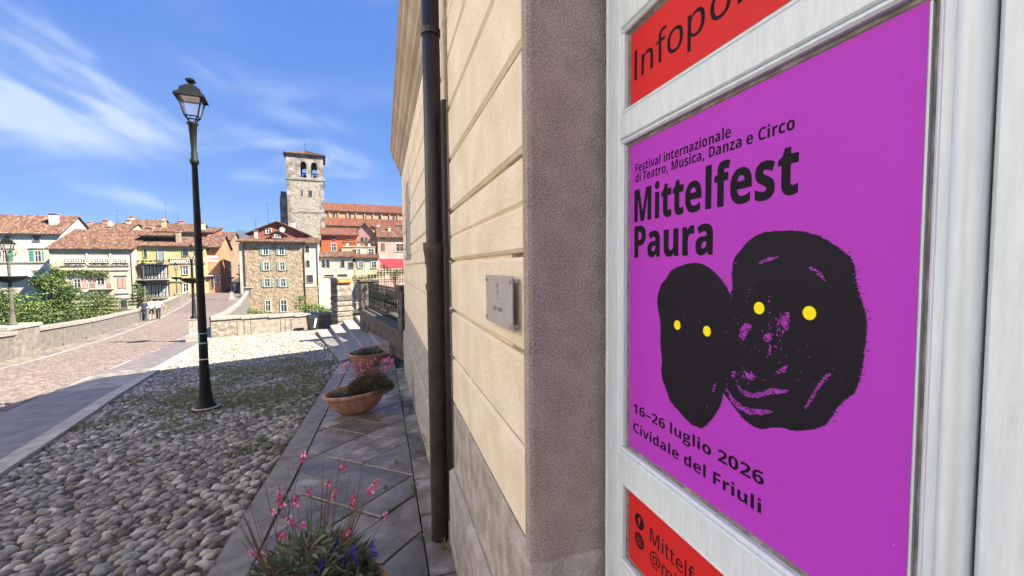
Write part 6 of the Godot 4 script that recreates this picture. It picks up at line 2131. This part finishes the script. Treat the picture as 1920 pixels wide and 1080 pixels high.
	g.box(Vector3(-.95, 0, -2.2) + dm, Vector3(.95, .95, 0) + dm)
	g.tri(Vector3(-.95, .95, 0) + dm, Vector3(.95, .95, 0) + dm, Vector3(0, 1.35, 0) + dm)
	part(t, "dormer", g.mesh(), "w_red")
	slope(t, Vector3(-1.3, .82, -2.2) + dm, Vector3(-1.3, .82, .35) + dm, Vector3(0, 1.42, .35) + dm, Vector3(0, 1.42, -2.2) + dm, "dormer_roof")
	slope(t, Vector3(1.3, .82, .35) + dm, Vector3(1.3, .82, -2.2) + dm, Vector3(0, 1.42, -2.2) + dm, Vector3(0, 1.42, .35) + dm, "dormer_roof")
	window(t, [.35, y0 + .75, .8, .5, "w"], -.9)
	chimney(t, Vector3(-3.1, y0, -2.0), Vector3(.5, 1.5, .5), "w_white")
	dish(t, Vector3(1.0, ye + .6, -2.2), .45)
	chimney(t, Vector3(2.4, ye + 1.0, -5.0), Vector3(.6, 1.2, .6), "w_white")
	aerial(t, Vector3(-1.6, ye + 1.3, -4.5), 4.4)
	aerial(t, Vector3(-3.1, y0 + 1.5, -2.0), 2.2)
	t = house(narrow, "narrow_house", "narrow pinkish white house squeezed right of the stone house", "w_white", "ridge", .5)
	bpart(t, "stone_base", Vector3(0, 3.65, .04), Vector3(narrow.w - .02, 7.3, .12), .02, "rubble")
	bpart(t, "downpipe", Vector3(narrow.w / 2 - .05, 7.4, .14), Vector3(.12, 14.6, .12), .02, "trim")
	house(arched, "arched_window_house", "white house with small round-headed windows and a low tiled roof", "w_white", "ridge", .4)
	clay = Color(1.4, 1.05, .95)
	t = house(vermilion, "vermilion_house", "vivid orange-red house below the church roof", "w_vermilion", "ridge", .6)
	bpart(t, "yellow_side", Vector3(-vermilion.w / 2 - .35, 14.5, -.4), Vector3(.7, 4.0, .5), 0, "w_gold")
	clay = Color(1.15, 1.05, 1.0)
	t = house(lemon, "lemon_house", "pale lemon house with two windows above the garden railing", "w_lemon", "mono", .4)
	bpart(t, "side_wing", Vector3(-lemon.w / 2 - .6, lemon.h / 2 - .3, -1.5), Vector3(1.2, lemon.h - .6, 3.0), 0, "w_beige")
	t = house(terrace, "terrace_house", "house with planted roof terrace and awninged windows above the lemon house", "w_lemon", "none", .4)
	for k in 30: bpart(t, "terrace_bar", Vector3(-3.1 + k * .215, terrace.h + .35, .05), Vector3(.03, .75, .03), 0, "lamp_iron")
	bpart(t, "terrace_rail", Vector3(0, terrace.h + .75, .05), Vector3(6.5, .05, .05), 0, "lamp_iron")
	for k in 9:
		g = G.new()
		for m in 70:
			g.col = Color(.05, .09, .03).lerp(Color(.18, .22, .08), rng.randf())
			leaf(g, Vector3(-2.8 + k * .7 + rng.randfn() * .17, terrace.h + .35 + rng.randf() * .55, -.25 + rng.randfn() * .1), Vector3(rng.randf_range(-1, 1), 1, rng.randf_range(-1, 1)).normalized(), .2, .06)
		part(t, "terrace_plant", g.mesh(), "leaf")
		if k % 3 == 1: bpart(t, "planter_box", Vector3(-2.8 + k * .7, terrace.h + .3, .02), Vector3(.5, .55, .1), .02, "white")
	house(pink_gable, "gabled_house", "mauve gabled house behind the planted terrace", "w_pinkdeep", "gable", .5)
	t = house(pink_side, "pink_house", "pale pink house with brown shutters and a red awning", "w_pink", "ridge", .5)
	chimney(t, Vector3(-2.0, pink_side.h + .8, -2.2), Vector3(.6, 1.3, .6), "w_white")
	chimney(t, Vector3(-4.2, pink_side.h + 2.3, -4.0), Vector3(.8, .7, .6), "w_pink")
	bpart(t, "skylight_box", Vector3(2.0, pink_side.h + 2.1, -4.6), Vector3(4.4, 1.9, 1.6), 0, "w_white")
	bpart(t, "skylight_roof", Vector3(2.0, pink_side.h + 3.1, -4.6), Vector3(5.0, .16, 2.2), .02, "trim")
	bpart(t, "garden_wall", Vector3(0, 9.4, 8.0), Vector3(10.5, .8, .3), .02, "w_beige")
	var aw := thing("red_awning", "bright red sloping awning above the garden at the building edge", "awning", Vector3(2.6, 1.5, -82.5), .06)
	g = G.new()
	g.hexa([Vector3(-2.6, .16, 1.3), Vector3(4.5, .16, 1.3), Vector3(4.5, .2, 1.3), Vector3(-2.6, .2, 1.3), Vector3(-3.4, 1.75, -.7), Vector3(4.5, 1.75, -.7), Vector3(4.5, 1.8, -.7), Vector3(-3.4, 1.8, -.7)])
	var cv := part(aw, "canopy", g.mesh(), "awning_red")
	for k in 24: bpart(aw, "scallop", Vector3(-2.45 + k * .3, .06, 1.3), Vector3(.27, .22, .02), .008, "awning_red")
	for k in 3: bpart(aw, "post", Vector3(-2.4 + k * 3.2, -2.6, 1.2), Vector3(.07, 5.4, .07), 0, "lamp_iron")
	# bell tower
	t = house(tower, "bell_tower", "tall pale stone bell tower with twin arched belfry openings", "tower_stone", "skip", .4, "tower")
	var old := t.get_child(0)
	t.remove_child(old)
	old.free()
	for k in range(t.get_child_count() - 1, -1, -1):
		var c := t.get_child(k)
		if c.name.begins_with("window") and k < 2:
			t.remove_child(c)
			c.free()
	var tww: float = tower.w
	var td: float = tower.d
	var sill := 29.95
	g = G.new()
	g.box(Vector3(-tww / 2, 0, -td), Vector3(tww / 2, sill, 0))
	part(t, "shaft", g.mesh(), "tower_stone")
	var ar := []
	for q in tower.win.slice(0, 2): ar.append([q[0], q[2], q[1] - q[3] / 2, q[1] + q[3] / 2])
	g = G.new()
	arch_wall(g, -tww / 2, tww / 2, sill, tower.h, .9, ar)
	part(t, "belfry_wall", g.mesh(), "tower_smooth")
	g = G.new()
	arch_wall(g, -tww / 2, tww / 2, sill, tower.h, .9, ar)
	part(t, "belfry_wall", g.mesh(), "tower_smooth", Vector3(0, 0, -td + .9))
	for s in [-1.0, 1.0]:
		g = G.new()
		arch_wall(g, -td / 2 + .9, td / 2 - .9, sill, tower.h, .9, [[-1.3, 1.45, 30.2, 34.1], [1.3, 1.45, 30.2, 34.1]])
		part(t, "belfry_wall", g.mesh(), "tower_smooth", Vector3(tww / 2 * s, 0, -td / 2), Vector3(0, PI / 2 * s, 0))
	bpart(t, "belfry_ceiling", Vector3(0, tower.h + .06, -td / 2), Vector3(tww + .3, .12, td + .3), 0, "wood_eave")
	bpart(t, "cornice_band", Vector3(0, sill, -td / 2), Vector3(tww + .4, .34, td + .4), .05, "tower_smooth")
	bpart(t, "cornice_band", Vector3(0, 21.7, .03), Vector3(tww * .8, .25, .12), .03, "tower_smooth")
	for s in [-1.0, 1.0]:
		for k in 15: bpart(t, "quoin", Vector3((tww / 2 - (.55 if k % 2 else .4)) * s, 1.0 + k * 1.98, .02), Vector3(1.1 if k % 2 else .8, 1.9, .05), .02, "tower_smooth")
	g = G.new()
	for b in [[-.3, .6], [2.2, .55]]:
		g.lathe(Vector3(b[0], 30.7, -td / 2), [b[1] * 1.2, 0, b[1], .25, b[1] * .75, .9, b[1] * .5, 1.3, 0, 1.45], 14)
	part(t, "bells", g.mesh(true), "lamp_iron")
	bpart(t, "bell_frame", Vector3(.6, 32.4, -td / 2), Vector3(tww - 1.8, .25, .3), 0, "wood_eave")
	var cc := [Vector3(-tww / 2 - .55, tower.h + .1, .55), Vector3(tww / 2 + .55, tower.h + .1, .55), Vector3(tww / 2 + .55, tower.h + .1, -td - .55), Vector3(-tww / 2 - .55, tower.h + .1, -td - .55)]
	for i in 4:
		slope(t, cc[i], cc[(i + 1) % 4], Vector3(0, tower.h + 2.1, -td / 2), Vector3(0, tower.h + 2.1, -td / 2))
	g = G.new()
	g.tube([Vector3(0, tower.h + 2.0, -td / 2), Vector3(0, tower.h + 4.3, -td / 2)], [.05, .03], 5)
	g.tube([Vector3(-.4, tower.h + 3.7, -td / 2), Vector3(.4, tower.h + 3.7, -td / 2)], [.03, .03], 5)
	part(t, "cross", g.mesh(), "lamp_iron")
	# church: high nave, lower aisle, curved facade top left of the tower
	clay = Color(1.45, 1.0, .85)
	t = house(nave, "church", "long church with orange tiled nave roof behind the tower", "w_nave", "ridge", .5, "church")
	for k in 10: bpart(t, "buttress", Vector3(-10.5 + k * 2.35, nave.h - 1.2, .12), Vector3(.35, 2.2, .3), .03, "w_nave")
	var ai := Node3D.new()
	ai.name = "aisle"
	t.add_child(ai)
	ai.position = t.to_local(aisle.at)
	ai.rotation.y = aisle.yaw - nave.yaw
	g = G.new()
	g.box(Vector3(-aisle.w / 2, 0, -6), Vector3(aisle.w / 2, aisle.h, 0))
	part(ai, "aisle_wall", g.mesh(), "w_nave")
	slope(ai, Vector3(-aisle.w / 2, aisle.h, .5), Vector3(aisle.w / 2, aisle.h, .5), Vector3(aisle.w / 2, aisle.h + aisle.rise, -5.6), Vector3(-aisle.w / 2, aisle.h + aisle.rise, -5.6), "aisle_roof")
	clay = Color(1, 1, 1)
	var bw := thing("church_gable", "weathered stone gable top of the church front left of the tower", "church", belfry_wall.at, belfry_wall.yaw)
	g = G.new()
	arch_wall(g, -1.15, 1.9, 0, 26.6, 2.2, [[1.2, .9, 19.0, 24.4]])
	g.hexa([Vector3(-1.15, 26.6, 0), Vector3(.7, 26.6, 0), Vector3(.15, 28.2, 0), Vector3(-.75, 28.2, 0), Vector3(-1.15, 26.6, -2.2), Vector3(.7, 26.6, -2.2), Vector3(.15, 28.2, -2.2), Vector3(-.75, 28.2, -2.2)])
	part(bw, "wall", g.mesh(), "tower_smooth")
	bpart(bw, "gable_cap", Vector3(-.3, 28.3, -1.1), Vector3(1.2, .3, 2.6), .05, "old_stone")
	# unseen pale houses added across the street, outside the frame, to throw sunlight back onto the shaded wall
	for n in 2:
		var op := {"at": [Vector3(-13.4, -1.2, -3.5), Vector3(-9.8, -.3, 14.5)][n], "yaw": PI / 2 - .24 + .16 * n, "w": 17.5, "h": 16.0, "d": 8.0, "rise": 1.8, "win": [], "shut": [], "bar": []}
		for k in 5:
			for l in 3: op.win.append([-6.8 + k * 3.4, 2.6 + l * 3.2, 1.0, 1.6, "w"])
		house(op, "added_bounce_house", ["added pale house outside the frame on the left to bounce sunlight", "added pale house behind the camera to bounce sunlight"][n], "bounce_white", "ridge")

func _ready():
	make_light()
	make_materials()
	make_terrain()
	make_road()
	make_bounce_square()
	make_cobbles()
	make_building()
	make_walls()
	make_town()
	make_door()
	make_pipe()
	make_lamps()
	make_pots()
	make_people()
	make_trees()
